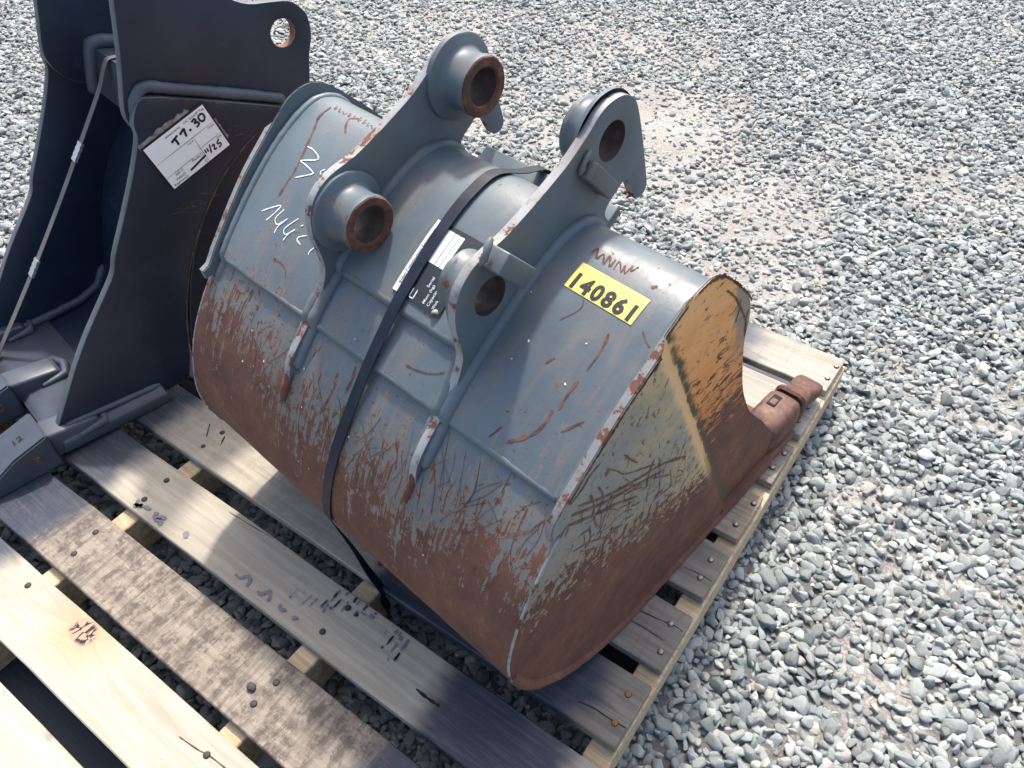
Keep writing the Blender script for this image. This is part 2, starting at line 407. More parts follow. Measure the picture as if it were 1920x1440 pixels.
def plank(name, x0, x1, y0, y1, z0, z1, parent, mats, wob=.0016, seed=0, bev=.002):
    bm = bmesh.new(); nx = max(2, int((x1-x0)/.09)) if (x1-x0) > (y1-y0) else max(2, int((y1-y0)/.12))
    along_x = (x1-x0) > (y1-y0); rings = []
    for i in range(nx+1):
        t = i/nx
        if along_x: ring = [(x0+(x1-x0)*t, y, z) for y, z in ((y0, z0), (y1, z0), (y1, z1), (y0, z1))]
        else: ring = [(x, y0+(y1-y0)*t, z) for x, z in ((x0, z0), (x0, z1), (x1, z1), (x1, z0))]
        vs = []
        for k, q in enumerate(ring):
            w = wob*mnoise.noise(Vector((q[0]*7+seed*9.1, q[1]*7, k*3.3+seed)))
            w2 = wob*.5*mnoise.noise(Vector((q[0]*5, q[1]*5+seed*4.7, 9)))
            vs.append(bm.verts.new((q[0]-PX+(0 if along_x else w), q[1]-PY+(w if along_x else 0), q[2]+w2)))
        rings.append(vs)
    for a, b in zip(rings, rings[1:]):
        for k in range(4): bm.faces.new((a[k], a[(k+1) % 4], b[(k+1) % 4], b[k]))
    bm.faces.new(rings[0][::-1]); bm.faces.new(rings[-1])
    bmesh.ops.recalc_face_normals(bm, faces=bm.faces)
    es = [e for e in bm.edges if len(e.link_faces) == 2 and e.calc_face_angle() > .8]
    bmesh.ops.bevel(bm, geom=es, offset=bev, segments=1, affect='EDGES', clamp_overlap=True)
    return from_bm(name, bm, parent, mats, 40)
STR = [(-1.595, -1.553), (-1.106, -1.067), (-.637, -.597), (-.170, -.1290)]
M_STRING = wood('wood_stringer', (.36, .27, .16), (.58, .47, .32), seed=21, rough=.75)
M_STRING2 = wood('wood_stringer_dark', (.14, .105, .065), (.27, .21, .14), seed=22)
for i, (x0, x1) in enumerate(STR):
    plank('stringer', x0, x1, -.15, 1.457, .017, ZP-.0185, pallet, (M_STRING,), .0012, i+40)
M_BOTTOM = wood('wood_bottom', (.10, .08, .06), (.2, .16, .12), seed=30, paint=[(-9, 9, .05)])
for i, (y0, y1) in enumerate(((-.085, .035), (.60, .72), (1.33, 1.45))):
    plank('bottom_board', -1.6, -.13, y0, y1, .0, .0165, pallet, (M_BOTTOM,), .001, i+60)
# nails
g = G('nail_steel', .45, .6); g.out(g.mix(g.noise(g.coord(), 300), (.16, .15, .15), (.34, .33, .33))); M_NAIL = g.m
g = G('nail_dark', .7, .3); g.out((.05, .043, .038)); M_NAILD = g.m
g = G('nail_rust', .8); g.out(g.mix(g.noise(g.coord(), 400), (.22, .07, .025), (.42, .17, .06))); M_NAILR = g.m
g = G('nail_hole', .95); g.out((.012, .010, .009)); M_DARK = g.m
def nail_mesh(nm, mat, raised):
    bm = bmesh.new(); prof = [(.0057, -.0009), (.0057, .0002), (.0046, .0004), (.0046, .0022 if raised else .0011), (.0038, .0028 if raised else .0015)]
    rings = []
    for r, zq in prof: rings.append([bm.verts.new((r*math.cos(k*math.pi/5), r*math.sin(k*math.pi/5), zq)) for k in range(10)])
    mi = [1, 1, 0, 0]
    for j, (a, b) in enumerate(zip(rings, rings[1:])):
        for k in range(10):
            f = bm.faces.new((a[k], a[(k+1) % 10], b[(k+1) % 10], b[k])); f.material_index = mi[j]
    bm.faces.new(rings[-1])
    me = bpy.data.meshes.new(nm); bm.to_mesh(me); bm.free(); me.materials.append(mat); me.materials.append(M_DARK); me.shade_smooth(); me.set_sharp_from_angle(angle=R(40))
    return me
NM = [nail_mesh('nail', M_NAIL, True), nail_mesh('nail', M_NAILR, True), nail_mesh('nail', M_NAILD, False)]
boards = []
for i, (y0, y1, xl, mt) in enumerate(BOARDS):
    xr = -.1325 + random.uniform(-.003, .003)
    b = plank('board', xl, xr, y0, y1, ZP-.018, ZP + random.uniform(-.0006, .0006), pallet, (mt,), .0022, i+1); boards.append(b)
    for j, (s0, s1) in enumerate(STR):
        for yy in (.28, .72):
            x = (s0+s1)/2 + random.uniform(-.008, .008); y = y0+(y1-y0)*(yy+random.uniform(-.06, .06))
            if i == 4 and j == 3: y = .473 if yy < .5 else .522
            m = NM[1] if (i == 4 and j == 3) else (NM[0] if j == 3 else NM[2])
            n = bpy.data.objects.new('nail', m); COL.objects.link(n); n.parent = b; n.location = (x-PX, y-PY, ZP+.0005)
# drawn and worn marks lying on single boards
def on_board(z=ZP+.0014): return lambda x, y: (x-PX, y-PY, z)
g = G('ink', .7); g.out(g.mix(g.noise(g.coord(), 120), (.085, .10, .135), (.19, .195, .20))); M_INK = g.m
ink = [[(-.816, .314), (-.803, .313), (-.795, .323), (-.785, .32), (-.782, .309)], [(-.76, .314), (-.75, .313), (-.743, .324), (-.735, .319), (-.73, .31)], [(-.71, .319), (-.701, .313), (-.692, .317)], [(-.675, .313), (-.665, .318)]]
blot = [[(-1.088, .316), (-1.08, .306), (-1.07, .312)], [(-1.085, .301), (-1.074, .309), (-1.06, .313), (-1.05, .314)], [(-1.036, .318), (-1.03, .309), (-1.02, .314), (-1.01, .319)], [(-1.025, .306), (-1.012, .309), (-1.008, .302)], [(-.958, .32), (-.95, .316), (-.947, .311)]]
LN = [[(-.786, .34), (-.784, .323)], [(-.747, .352), (-.746, .327)], [(-.706, .371), (-.706, .335)], [(-.695, .373), (-.693, .356)], [(-.676, .384), (-.68, .335)], [(-.666, .378), (-.666, .345)], [(-.65, .397), (-.651, .343)], [(-.641, .391), (-.636, .349)], [(-.63, .403), (-.63, .361)], [(-.618, .403), (-.613, .367)], [(-.599, .403), (-.597, .366)], [(-.584, .403), (-.584, .376)], [(-.571, .4), (-.571, .384)], [(-.529, .4), (-.53, .379)], [(-.515, .398), (-.512, .358)], [(-.502, .393), (-.498, .349)], [(-.494, .396), (-.49, .346)]]
dash = []
for a, b in LN:
    a = np.array(a); b = np.array(b); t = 0
    thick = -.66 < a[0] < -.57 or a[0] > -.52
    while t < 1:
        d = random.uniform(.15, .5)
        q = a+(b-a)*t; r_ = a+(b-a)*min(1, t+d)
        if thick or random.random() < .7:
            for kk in range(2 if thick and random.random() < .6 else 1):
                sx = random.uniform(-.003, .003)*(2 if thick else .4)
                dash.append(([(q[0]+sx, q[1]), (r_[0]+sx, r_[1])], (.0042 if thick else .0017)*random.uniform(.6, 1.2)))
        t += d+random.uniform(.02, .2)
for c in ink+blot: mapped('ink_mark', strokes_mesh([c], .006 if c in ink else .008, jit=.4), on_board(), boards[3], M_INK)
dm = mapped('ink_dashes', strokes_mesh(dash, .002, jit=.4), on_board(), boards[3], M_INK); dm['kind'] = 'stuff'
g = G('crack', .95); g.out((.02, .016, .012)); M_CRACK = g.m
def cracks(bi, L, w=.0018):
    for c in L: mapped('crack', strokes_mesh([c], w, jit=.4), on_board(ZP+.0011), boards[bi], M_CRACK)
cracks(1, [[(-.67, .081), (-.635, .0845), (-.603, .09), (-.55, .0915)]], .0012)
cracks(3, [[(-.928, .395), (-.87, .398), (-.817, .402)]], .0012)
cracks(3, [([(-.429, .34), (-.405, .339), (-.381, .34)], .0045)])
cracks(4, [[(-.215, .468), (-.19, .4735), (-.160, .4738), (-.134, .476)]], .002)
cracks(4, [([(-1.131, .519), (-1.12, .505), (-1.108, .491)], .003), ([(-1.08, .515), (-1.068, .493)], .003)])
cracks(5, [[(-.235, .655), (-.19, .660), (-.15, .666), (-.134, .664)], [(-.25, .628), (-.2, .634), (-.15, .633)]], .0014)
cracks(6, [[(-.19, .775), (-.16, .778), (-.136, .777)]], .0012)
g = G('dark_pebble', .8); g.out(g.mix(g.noise(g.coord(), 200), (.03, .03, .032), (.08, .08, .08)), normal=g.bump(g.noise(g.coord(), 150), .6, .002))
def pebble(name, loc, r, mat, seed):
    bm = bmesh.new(); bmesh.ops.create_icosphere(bm, subdivisions=2, radius=1)
    for v in bm.verts:
        v.co *= 1+.22*mnoise.noise(v.co*1.3+Vector((seed, 0, 0))); v.co = Vector((v.co.x*r, v.co.y*r*.8, v.co.z*r*.55))
    o = from_bm(name, bm, None, (mat,), 60); o.location = loc; return o
tag(pebble('pebble', (-.638, .194, ZP+.004), .0085, g.m, 3.0), 'small dark pebble lying on the dark mottled pallet board', 'pebble')
# ================================================================== MATERIALS OF THE GREY BUCKET
UC, VC = -.66, .70
OB = Vector((0, 0, ZP)); TH = R(-7.5)
Ud = Vector((math.cos(TH), math.sin(TH), 0)); Vd = Vector((-math.sin(TH), math.cos(TH), 0))
PAINT = (.090, .115, .135)
RUSTD, RUSTM, RUSTO = (.062, .026, .019), (.115, .048, .030), (.30, .115, .035)
def rust_col(g, v, sc=1.0):
    n1 = g.noise(v, 15*sc, 8, .74); n2 = g.noise(v, 140*sc, 4, .6)
    c = g.ramp(n1, [(.25, (.070, .030, .023)), (.43, (.110, .046, .031)), (.57, (.150, .064, .038)), (.74, (.24, .108, .052))])
    return g.mix(g.mul(g.step(n2, .45, .75), .35), c, (.055, .026, .02)), n2
def paint_col(g, v):
    n1 = g.noise(v, 5, 4, .6); n2 = g.noise(v, 45, 4, .65)
    c = g.mix(g.step(n1, .35, .68), PAINT, (.112, .147, .165))
    c = g.mix(g.mul(g.step(n2, .5, .75), .22), c, (.085, .09, .092))
    return c
# shell: uv = (u, arc length from the lip) in metres
g = G('bucket_shell_paint', .36, spec=.5)
uv = g.coord('UV'); s = g.sep(uv); ob = g.coord()
rc, rn = rust_col(g, ob)
pc = paint_col(g, ob)
dustm = g.mul(g.step(g.noise(g.map(uv, (9, 5, 1)), 1.2, 4, .6), .5, .75), g.step(s[1], 1.10, 1.35))
pc = g.mix(g.mul(dustm, .40), pc, (.185, .165, .135))
bound = g.fmix(g.step(s[0], -.98, -.66), 1.10, 1.04)
bound = g.fmix(g.step(s[0], -.55, -.28), bound, 1.09)
bound = g.add(bound, g.mul(g.sub(g.noise(g.comb(s[0], 0.0, 3.0), 5.5, 3, .6), .5), .16))
rel = g.sub(bound, s[1])                            # >0 is below the edge of the paint
def streak(rot, sx, sy, seed, d=4):
    return g.noise(g.map(uv, (sx, sy, 1), (0, 0, R(rot)), (seed, seed*.7, 0)), 1.0, d, .62, .25)
sa = streak(6, 95, 9, 1); sb = streak(-24, 80, 8, 5); sc_ = streak(31, 85, 7, 9); sd_ = streak(-4, 230, 18, 12)
st = g.mx(sa, g.mx(g.mul(sb, .97), g.mul(sc_, .96)))
low = g.add(g.mul(st, .8), g.mul(sd_, .35))
fa = streak(3, 300, 20, 21, 3); fb = streak(-16, 270, 17, 27, 3); fc = streak(19, 280, 16, 33, 3)
mk = g.add(g.add(g.mul(rel, 5.6), .34), g.add(g.mul(g.sub(st, .585), 3.0), g.mul(g.sub(g.mx(fa, g.mx(fb, fc)), .575), 1.7)))
mot = g.sub(g.noise(ob, 48, 6, .74, .4), .5); mk = g.add(mk, g.mul(mot, 2.6))
mask = g.step(mk, .02, .12)
sp = g.noise(uv, 95, 3, .55); spd = g.noise(uv, 9, 3, .6)
spots = g.mul(g.step(sp, g.fmix(g.step(rel, -.34, .05), .685, .60), g.fmix(g.step(rel, -.34, .05), .71, .63)), g.step(spd, .40, .56))
mask = g.mx(mask, spots)
halo = g.mul(g.step(mk, -.55, .05), .62)
pc2 = g.mix(halo, pc, (.205, .165, .115))
spk = g.mul(g.step(g.noise(ob, 170, 4, .65), .58, .66), g.step(g.add(rel, g.mul(g.sub(g.noise(ob, 14, 4), .5), .35)), -.22, .02))
pc2 = g.mix(g.mul(spk, .8), pc2, (.15, .085, .05))
stn = g.mul(g.step(g.noise(g.map(uv, (16, 4, 1)), 1.5, 5, .7, .5), .47, .68), .50)
pc2 = g.mix(stn, pc2, (.17, .145, .115))
ored = g.mul(g.step(g.noise(g.map(uv, (60, 10, 1), (0, 0, R(5))), 1.3, 4, .7), .57, .72), g.step(rel, .38, -.05))
rc2 = g.mix(g.mul(ored, .55), rc, (.26, .12, .055))
col = g.mix(mask, pc2, rc2)
rough = g.fmix(mask, g.add(g.fmix(dustm, .33, .5), g.mul(stn, .4)), .78)
wear = g.mul(g.step(g.noise(g.map(uv, (40, 6, 1)), 1, 3), .55, .8), g.step(rel, .1, .4))
hgt = g.add(g.mul(mask, -.6), g.mul(rn, .5))
nb = g.bump(hgt, .35, .0012); nb = g.bump(g.noise(ob, 26, 3), .10, .004, nb)
M_SHELL = g.out(col, rough, nb)
def painted(name, chips=.62, dirt=.35, tan=(.17, .145, .11), base=None, rough=.45, spec=.45, fine=1.0):
    g = G(name, rough, spec=spec); ob = g.coord(); rc, rn = rust_col(g, ob)
    c = paint_col(g, ob) if base is None else g.mix(g.step(g.noise(ob, 8, 4), .35, .68), base, tuple(x*1.16 for x in base))
    d = g.step(g.noise(ob, 7.5, 5, .65, .3), .46, .72); c = g.mix(g.mul(d, dirt), c, tan)
    k = g.add(g.mul(g.noise(ob, 24*fine, 5, .7), .65), g.add(g.mul(g.noise(ob, 120, 3, .6), .2), g.mul(g.noise(ob, 9, 2), .15)))
    m = g.step(k, chips, chips+.03)
    c = g.mix(g.mul(g.step(k, chips-.07, chips), .45), c, (.20, .15, .105))
    return g.out(g.mix(m, c, rc), g.fmix(m, rough, .8), g.bump(g.add(g.mul(m, -.7), g.mul(rn, .3)), .4, .001))
M_EAR = painted('bucket_ear_paint', .665, .72, tan=(.135, .122, .098))
M_EDGE = painted('bucket_worn_sunlit_edge', .535, .45, base=(.27, .285, .29), rough=.45, fine=1.5)  # chips are wear; the pale base paints sun on the edges into colour
M_RIM = painted('bucket_sunlit_rim', .515, .6, base=(.20, .215, .22), rough=.5, fine=1.8)  # base paler than the paint: sunlight on the rim painted in
M_WELD = painted('bucket_weld_paint', .70, .6, tan=(.19, .165, .13))
M_BOSS = painted('bucket_boss_paint', .60, .4)
g = G('bucket_rust', .85); ob = g.coord(); rc, rn = rust_col(g, ob)
M_RUST = g.out(rc, normal=g.bump(rn, .5, .0015))
g = G('bore_rust', .85); ob = g.coord(); nn = g.noise(ob, 38, 6, .7); n2 = g.noise(ob, 190, 4, .6)
M_BORE = g.out(g.mix(g.mul(g.step(n2, .5, .7), .5), g.ramp(nn, [(.28, (.035, .026, .024)), (.48, (.095, .042, .028)), (.64, (.19, .08, .042)), (.82, (.34, .23, .15))]), (.04, .025, .02)), normal=g.bump(n2, .7, .0015))
g = G('bore_wall_shade', .7, .2); ob = g.coord(); nn = g.noise(ob, 50, 5, .7)  # wall darkened to look deep, shade put into the colour
M_BOREW = g.out(g.ramp(nn, [(.3, (.022, .018, .017)), (.5, (.055, .038, .032)), (.68, (.12, .07, .045)), (.85, (.20, .17, .15))]), normal=g.bump(nn, .5, .001))
# cheek: painted behind the crease, orange in front of it, brown along the bottom
g = G('bucket_cheek', .6, spec=.35); ob = g.coord(); s = g.sep(ob)
v_ = g.add(s[1], VC); w_ = s[2]; vw = g.comb(v_, w_, 0.0)
rc, rn = rust_col(g, ob)
fr = g.add(g.mul(g.sub(v_, .567), .884), g.mul(g.sub(w_, .601), .467))
wob = g.mul(g.sub(g.noise(vw, 14, 4), .5), .02)
frw = g.add(fr, g.mul(g.sub(g.noise(vw, 26, 6, .72), .5), .030))
front = g.step(frw, .004, .014)
# rear field
brown_w = g.fmix(g.step(v_, .34, .80), .385, .262)
stv = g.noise(g.map(vw, (16, 120, 1), (0, 0, R(33))), 1, 5, .65, .3)
stw = g.noise(g.map(vw, (95, 22, 1), (0, 0, R(-12))), 1, 4, .62, .4)
mtl = g.noise(vw, 55, 6, .74, .4)
rrel = g.add(g.add(g.mul(g.sub(brown_w, w_), 6.5), .60), g.add(g.mul(g.sub(g.mx(stv, stw), .56), 2.8), g.mul(g.sub(mtl, .5), 2.5)))
rmask = g.step(rrel, .60, .72)
olive = g.mix(g.step(g.noise(vw, 13, 5, .65), .35, .65), (.175, .192, .188), (.225, .222, .19))
olive = g.mix(g.mul(g.step(fr, -.16, -.015), g.mul(g.step(g.noise(vw, 9, 3), .25, .65), .85)), olive, (.46, .35, .17))
fl = g.noise(g.map(vw, (75, 42, 1), (0, 0, R(30))), 1.2, 4, .62, .5)
olive = g.mix(g.step(fl, .595, .64), olive, (.10, .048, .03))
olive = g.mix(g.mul(g.step(g.noise(vw, 130, 4, .65), .58, .65), .7), olive, (.15, .085, .05))
rear = g.mix(rmask, g.mix(g.mul(g.step(rrel, .10, .62), .65), olive, (.26, .19, .115)), rc)
# front field
och = g.ramp(g.add(g.mul(g.noise(g.map(vw, (8, 14, 1), (0, 0, R(25))), 1.3, 5, .6), .55), g.mul(g.sub(w_, .35), 1.35)), [(.2, (.46, .155, .04)), (.45, (.68, .29, .085)), (.7, (.77, .41, .16)), (.95, (.68, .44, .23))])
pit = g.noise(g.map(vw, (26, 82, 1), (0, 0, R(47))), 1, 6, .72, .9)
pd = g.step(w_, .60, .42)
och = g.mix(g.step(pit, g.fmix(pd, .60, .515), g.fmix(pd, .645, .555)), och, (.085, .042, .035))
och = g.mix(g.mul(g.step(g.noise(vw, 85, 4, .65), .55, .7), .35), och, (.27, .10, .03))
edge = g.step(g.add(g.sub(v_, .735), g.add(g.mul(g.sub(w_, .52), .25), g.mul(g.sub(g.noise(g.map(vw, (40, 16, 1), (0, 0, R(-18))), 1.3, 5, .7), .5), .10))), .0, .02)
edge = g.mul(edge, g.step(w_, .43, .55))
och = g.mix(g.mul(edge, .75), och, (.17, .185, .17))
frel = g.add(g.add(g.mul(g.sub(.375, w_), 6.5), .55), g.add(g.mul(g.sub(g.noise(g.map(vw, (24, 95, 1), (0, 0, R(40))), 1, 5, .66, .3), .5), 3.4), g.mul(g.sub(mtl, .5), 1.4)))
fmask = g.step(frel, .50, .74)
frc = g.mix(fmask, och, rc)
col = g.mix(front, rear, frc)
lit_band = g.mul(g.mul(g.step(frw, -.010, .003), g.step(frw, .026, .016)), g.step(g.add(w_, g.mul(g.sub(mtl, .5), .3)), .17, .33))
col = g.mix(g.mul(lit_band, .9), col, (.66, .41, .19))  # pale crease band: the sunlit bevel painted into the colour
dk = g.mul(g.step(frw, .017, .022), g.step(frw, .036, .026))
col = g.mix(g.mul(dk, g.step(g.noise(vw, 45, 4), .3, .55)), col, (.075, .065, .035))
M_CHEEK = g.out(col, g.fmix(g.mx(rmask, front), .5, .8), g.bump(g.add(g.mul(rn, .5), g.add(g.mul(g.mx(rmask, fmask), -.4), g.mul(g.mul(pit, -1.0), front))), .45, .0016))

# ================================================================== GREY BUCKET
bucket = empty('grey_bucket', OB+Ud*UC+Vd*VC, TH)
tag(bucket, 'worn grey excavator bucket with rusty underside and yellow 140861 sticker', 'bucket')
SHF = (UC, VC, 0)
def bl(u, v, w): return (u-UC, v-VC, w)
BASE = [(1.11, .004), (.95, .0), (.75, .0), (.62, .001), (.53, .014), (.46, .045), (.40, .092), (.35, .15), (.322, .21), (.312, .26), (.318, .31), (.338, .37), (.37, .425), (.41, .475), (.46, .525), (.52, .575), (.575, .612), (.62, .6345), (.655, .6425), (.687, .632), (.704, .606), (.704, .578), (.69, .552)]
PD = catmull(BASE, 8); PS = np.concatenate([[0], np.cumsum(np.linalg.norm(np.diff(PD, axis=0), axis=1))])
PT = np.gradient(PD, axis=0); PT /= np.linalg.norm(PT, axis=1)[:, None]
PN = np.stack([PT[:, 1]*-1, PT[:, 0]], 1)*-1                     # outward
if PN[np.argmin(abs(PD[:, 0]-.312))][0] > 0: PN = -PN
def sp_(s, o=0.0):
    v = np.interp(s, PS, PD[:, 0]); w = np.interp(s, PS, PD[:, 1])
    nv = np.interp(s, PS, PN[:, 0]); nw = np.interp(s, PS, PN[:, 1]); l = math.hypot(nv, nw)
    return v+nv/l*o, w+nw/l*o
def on_shell(u, s, o=.0006):
    o += dent_(u, s, 7.0, .0016)+UP if s > 1.187 else dent_(u, s, 2.0, .0012)
    v, w = sp_(s, o); return bl(u, v, w)
UP = .0065
def dent_(u, s, seed, d): return d*mnoise.noise(Vector((u*6+seed, s*6, seed)))+d*.5*mnoise.noise(Vector((u*15+seed, s*15, seed)))
def LX(w): return -.032*min(max((w-.475)/.18, 0), 1.1)
def shell_patch(name, u0, u1, s0, s1, o, thick, nu, ns, mats, dent=.0, seed=0.0):
    vs, uvs, fs = [], [], []
    us = np.linspace(u0, u1, nu); ss = np.linspace(s0, s1, ns)
    for lay in (0, 1):
        for s in ss:
            for u in us:
                d = dent*mnoise.noise(Vector((u*6+seed, s*6, seed)))+dent*.5*mnoise.noise(Vector((u*15+seed, s*15, seed))) if lay == 0 else 0
                v, w = sp_(s, o-(thick if lay else 0)+d); vs.append(bl(u+LX(w)*min(max((-.80-u)/.205, 0), 1), v, w)); uvs.append((u, s))
    n = nu*ns
    for j in range(ns-1):
        for i in range(nu-1):
            a = j*nu+i; fs.append((a, a+1, a+nu+1, a+nu)); fs.append((n+a, n+a+nu, n+a+nu+1, n+a+1))
    for j in range(ns-1):
        for i in (0, nu-1):
            a = j*nu+i; fs.append((a, a+nu, n+a+nu, n+a))
    for i in range(nu-1):
        for j in (0, ns-1):
            a = j*nu+i; fs.append((a, a+1, n+a+1, n+a))
    return from_py(name, vs, fs, bucket, mats, 40, uv=uvs)
UR, UL = -.300, -1.005            # outer faces of the two cheeks
sl = shell_patch('lower_shell', UL+.001, UR-.001, .02, 1.215, 0, .012, 54, 130, (M_SHELL,), .0012, 2.0)
su = shell_patch('upper_shell', UL+.012, UR-.012, 1.187, PS[-1]-.001, UP, .012, 54, 50, (M_SHELL,), .0016, 7.0)
panel = shell_patch('centre_panel', -.763, -.517, 1.270, 1.52, UP+.009, .010, 18, 26, (M_SHELL,), .0008, 11.0)
# flat lip plate between the ears behind the roll
hexa('back_plate', [bl(-.763, .690, .555), bl(-.516, .690, .555), bl(-.516, .770, .606), bl(-.763, .770, .606), bl(-.763, .685, .569), bl(-.516, .685, .569), bl(-.516, .763, .619), bl(-.763, .763, .619)], bucket, (M_EAR,), .002, 2)
# weld seams
def seam(name, pts, r, mat, seed, ripple=.09): return tube(name, [bl(*p) for p in resample(pts, .007)], r, bucket, mat, 8, ripple, seed=seed)
def shell_line(u, s0, s1, o, n=40): return [(u, *sp_(s, o+(UP if s > 1.187 else 0))) for s in np.linspace(s0, s1, n)]
def cross_line(s, u0, u1, o): return [(u, *sp_(s, o)) for u in np.linspace(u0, u1, 8)]
seam('weld_seam', cross_line(1.186, UL+.02, -.777, .001), .0062, M_WELD, 1)
seam('weld_seam', cross_line(1.186, -.765, -.515, .001), .0062, M_WELD, 2)
seam('weld_seam', cross_line(1.186, -.503, UR-.02, .001), .0062, M_WELD, 3)
seam('weld_seam', [(u, *sp_(1.2695, UP+.001)) for u in np.linspace(-.758, -.522, 8)], .0085, M_WELD, 4)
# cheeks
TOP = [(.396, .503), (.405, .513), (.43, .536), (.46, .562), (.50, .594), (.545, .624), (.58, .647), (.605, .662), (.63, .670), (.652, .671), (.674, .663), (.70, .643), (.73, .615), (.758, .587), (.776, .56), (.785, .525), (.788, .492), (.80, .45), (.823, .387), (.85, .333), (.897, .26), (.96, .19), (1.02, .118), (1.06, .074), (1.095, .036)]
low_i = np.arange(len(PD))
LOWR = [tuple(np.array(sp_(s, -.0095))) for s in np.linspace(.03, .72, 26)] + [tuple(np.array(sp_(s, -.0028))) for s in np.linspace(.80, 1.165, 26)] + [(.3845, .462), (.3825, .478), (.386, .492)]
OUT = list(map(tuple, catmull(TOP, 3))) + LOWR
def cheek(sgn, u_out):
    t = .0115
    # rear field proud, front field set back behind a bevelled crease
    bm = bmesh.new()
    pts = OUT
    vin = [bm.verts.new(bl(u_out-sgn*t, *q)) for q in pts]
    vout = [bm.verts.new(bl(u_out, *q)) for q in pts]
    n = len(pts)
    if sgn < 0:
        for v in vin+vout:
            y, z = v.co.y+VC, v.co.z; k = min(max((.60-y)/.19, 0), 1) if (z > .485 and y > .38) else 0
            v.co.y += .009*k; v.co.z -= .009*k
    bm.faces.new(vin); fo = bm.faces.new(vout)
    for i in range(n): bm.faces.new((vin[i], vin[(i+1) % n], vout[(i+1) % n], vout[i]))
    bm.normal_update()
    def cut(d):
        pl = Vector(bl(u_out, .567+.884*d, .601+.467*d)); no = Vector((0, .884, .467))
        fs = [f for f in bm.faces if all(abs(v.co.x-(u_out-UC)) < 1e-6 for v in f.verts)]
        geom = set(fs)
        for f in fs: geom |= set(f.verts) | set(f.edges)
        bmesh.ops.bisect_plane(bm, geom=list(geom), plane_co=pl, plane_no=no, dist=1e-5)
    for d in (.0, .020, .06, .12): cut(d)
    for v in bm.verts:
        if abs(v.co.x-(u_out-UC)) < 1e-6:
            y, z = v.co.y+VC, v.co.z
            d = (y-.567)*.884+(z-.601)*.467
            if d > .018: v.co.x -= sgn*.0085
    if sgn < 0:
        for v in bm.verts: v.co.x += LX(v.co.z)
    bmesh.ops.recalc_face_normals(bm, faces=bm.faces)
    es = [e for e in bm.edges if len(e.link_faces) == 2 and (abs(e.link_faces[0].normal.x) > .7) != (abs(e.link_faces[1].normal.x) > .7)]
    bmesh.ops.bevel(bm, geom=es, offset=.003, segments=2, affect='EDGES', clamp_overlap=True)
    for f in bm.faces: f.material_index = 0 if f.normal.x*sgn > .55 else (3 if f.normal.x*sgn < -.55 else 1)
    for f in bm.faces:
        c_ = f.calc_center_median()
        if f.material_index == 1 and (c_.z < .44 and c_.y+VC < .8): f.material_index = 2
    o = from_bm('side_plate', bm, bucket, (M_CHEEK, M_RIM, M_RUST, M_EAR), 30)
    # rounded wear strip round the heel and bottom
    tube('wear_strip', [bl(u_out-sgn*.001, *sp_(s, -.0065)) for s in np.linspace(.05, .90, 70)], .0085, bucket, M_RUST, 8, .08, seed=3)
    # thin bright weld line up the back edge, fillet inside the rim
    tube('weld_seam', [bl(u_out-sgn*.0008, *sp_(s, -.0012)) for s in np.linspace(.88, 1.15, 50)], .0020, bucket, M_EDGE, 6, .12, seed=5)
    tube('weld_seam', [bl(u_out-sgn*.0165+(LX(sp_(s)[1]) if sgn < 0 else 0), *sp_(s, (UP if s > 1.187 else 0)-.0025)) for s in np.linspace(1.15, 1.53, 60)], .0070, bucket, M_WELD, 8, .07, seed=6)
    return o
cheek(1, UR); cheek(-1, UL)
RIML = [((v, w-.0) ) for v, w in catmull(TOP[1:17], 3)]
RIMW = [([(a[0]+.0028, a[1]-.0035) for a in RIML[i:i+9]], random.uniform(.0022, .0062)) for i in range(0, len(RIML)-8, 5) if random.random() < .85]
so = mapped('rim_rust', strokes_mesh(RIMW, .003, 5, .6), lambda x, y: bl(UR+.0006 if (x-.567)*.884+(y-.601)*.467 < 0 else UR-.0079, x, y), bucket, M_RUST); so['kind'] = 'stuff'
# ears
EAR = [(.360, .412), (.363, .432), (.372, .4495), (.385, .466), (.405, .486), (.424, .506), (.442, .531), (.453, .560), (.451, .585), (.446, .610), (.446, .635), (.452, .656), (.465, .673), (.487, .686), (.529, .696), (.557, .7065), (.582, .717), (.61, .730), (.632, .741), (.65, .753), (.67, .7675), (.684, .780), (.70, .788), (.716, .7905), (.732, .789), (.745, .783), (.756, .773), (.764, .758), (.773, .735), (.783, .706), (.792, .678), (.8015, .648), (.802, .638), (.796, .6295), (.783, .628), (.775, .636), (.764, .656), (.757, .667), (.745, .669), (.735, .661), (.722, .652), (.714, .642), (.7155, .632), (.725, .619), (.7285, .606), (.722, .597)]
EARO = list(map(tuple, catmull(EAR, 3)))+[(.69, .585), (.60, .56), (.50, .50), (.44, .445), (.40, .40), (.372, .395)]
HF, HR_ = (.714, .738), (.502, .628)
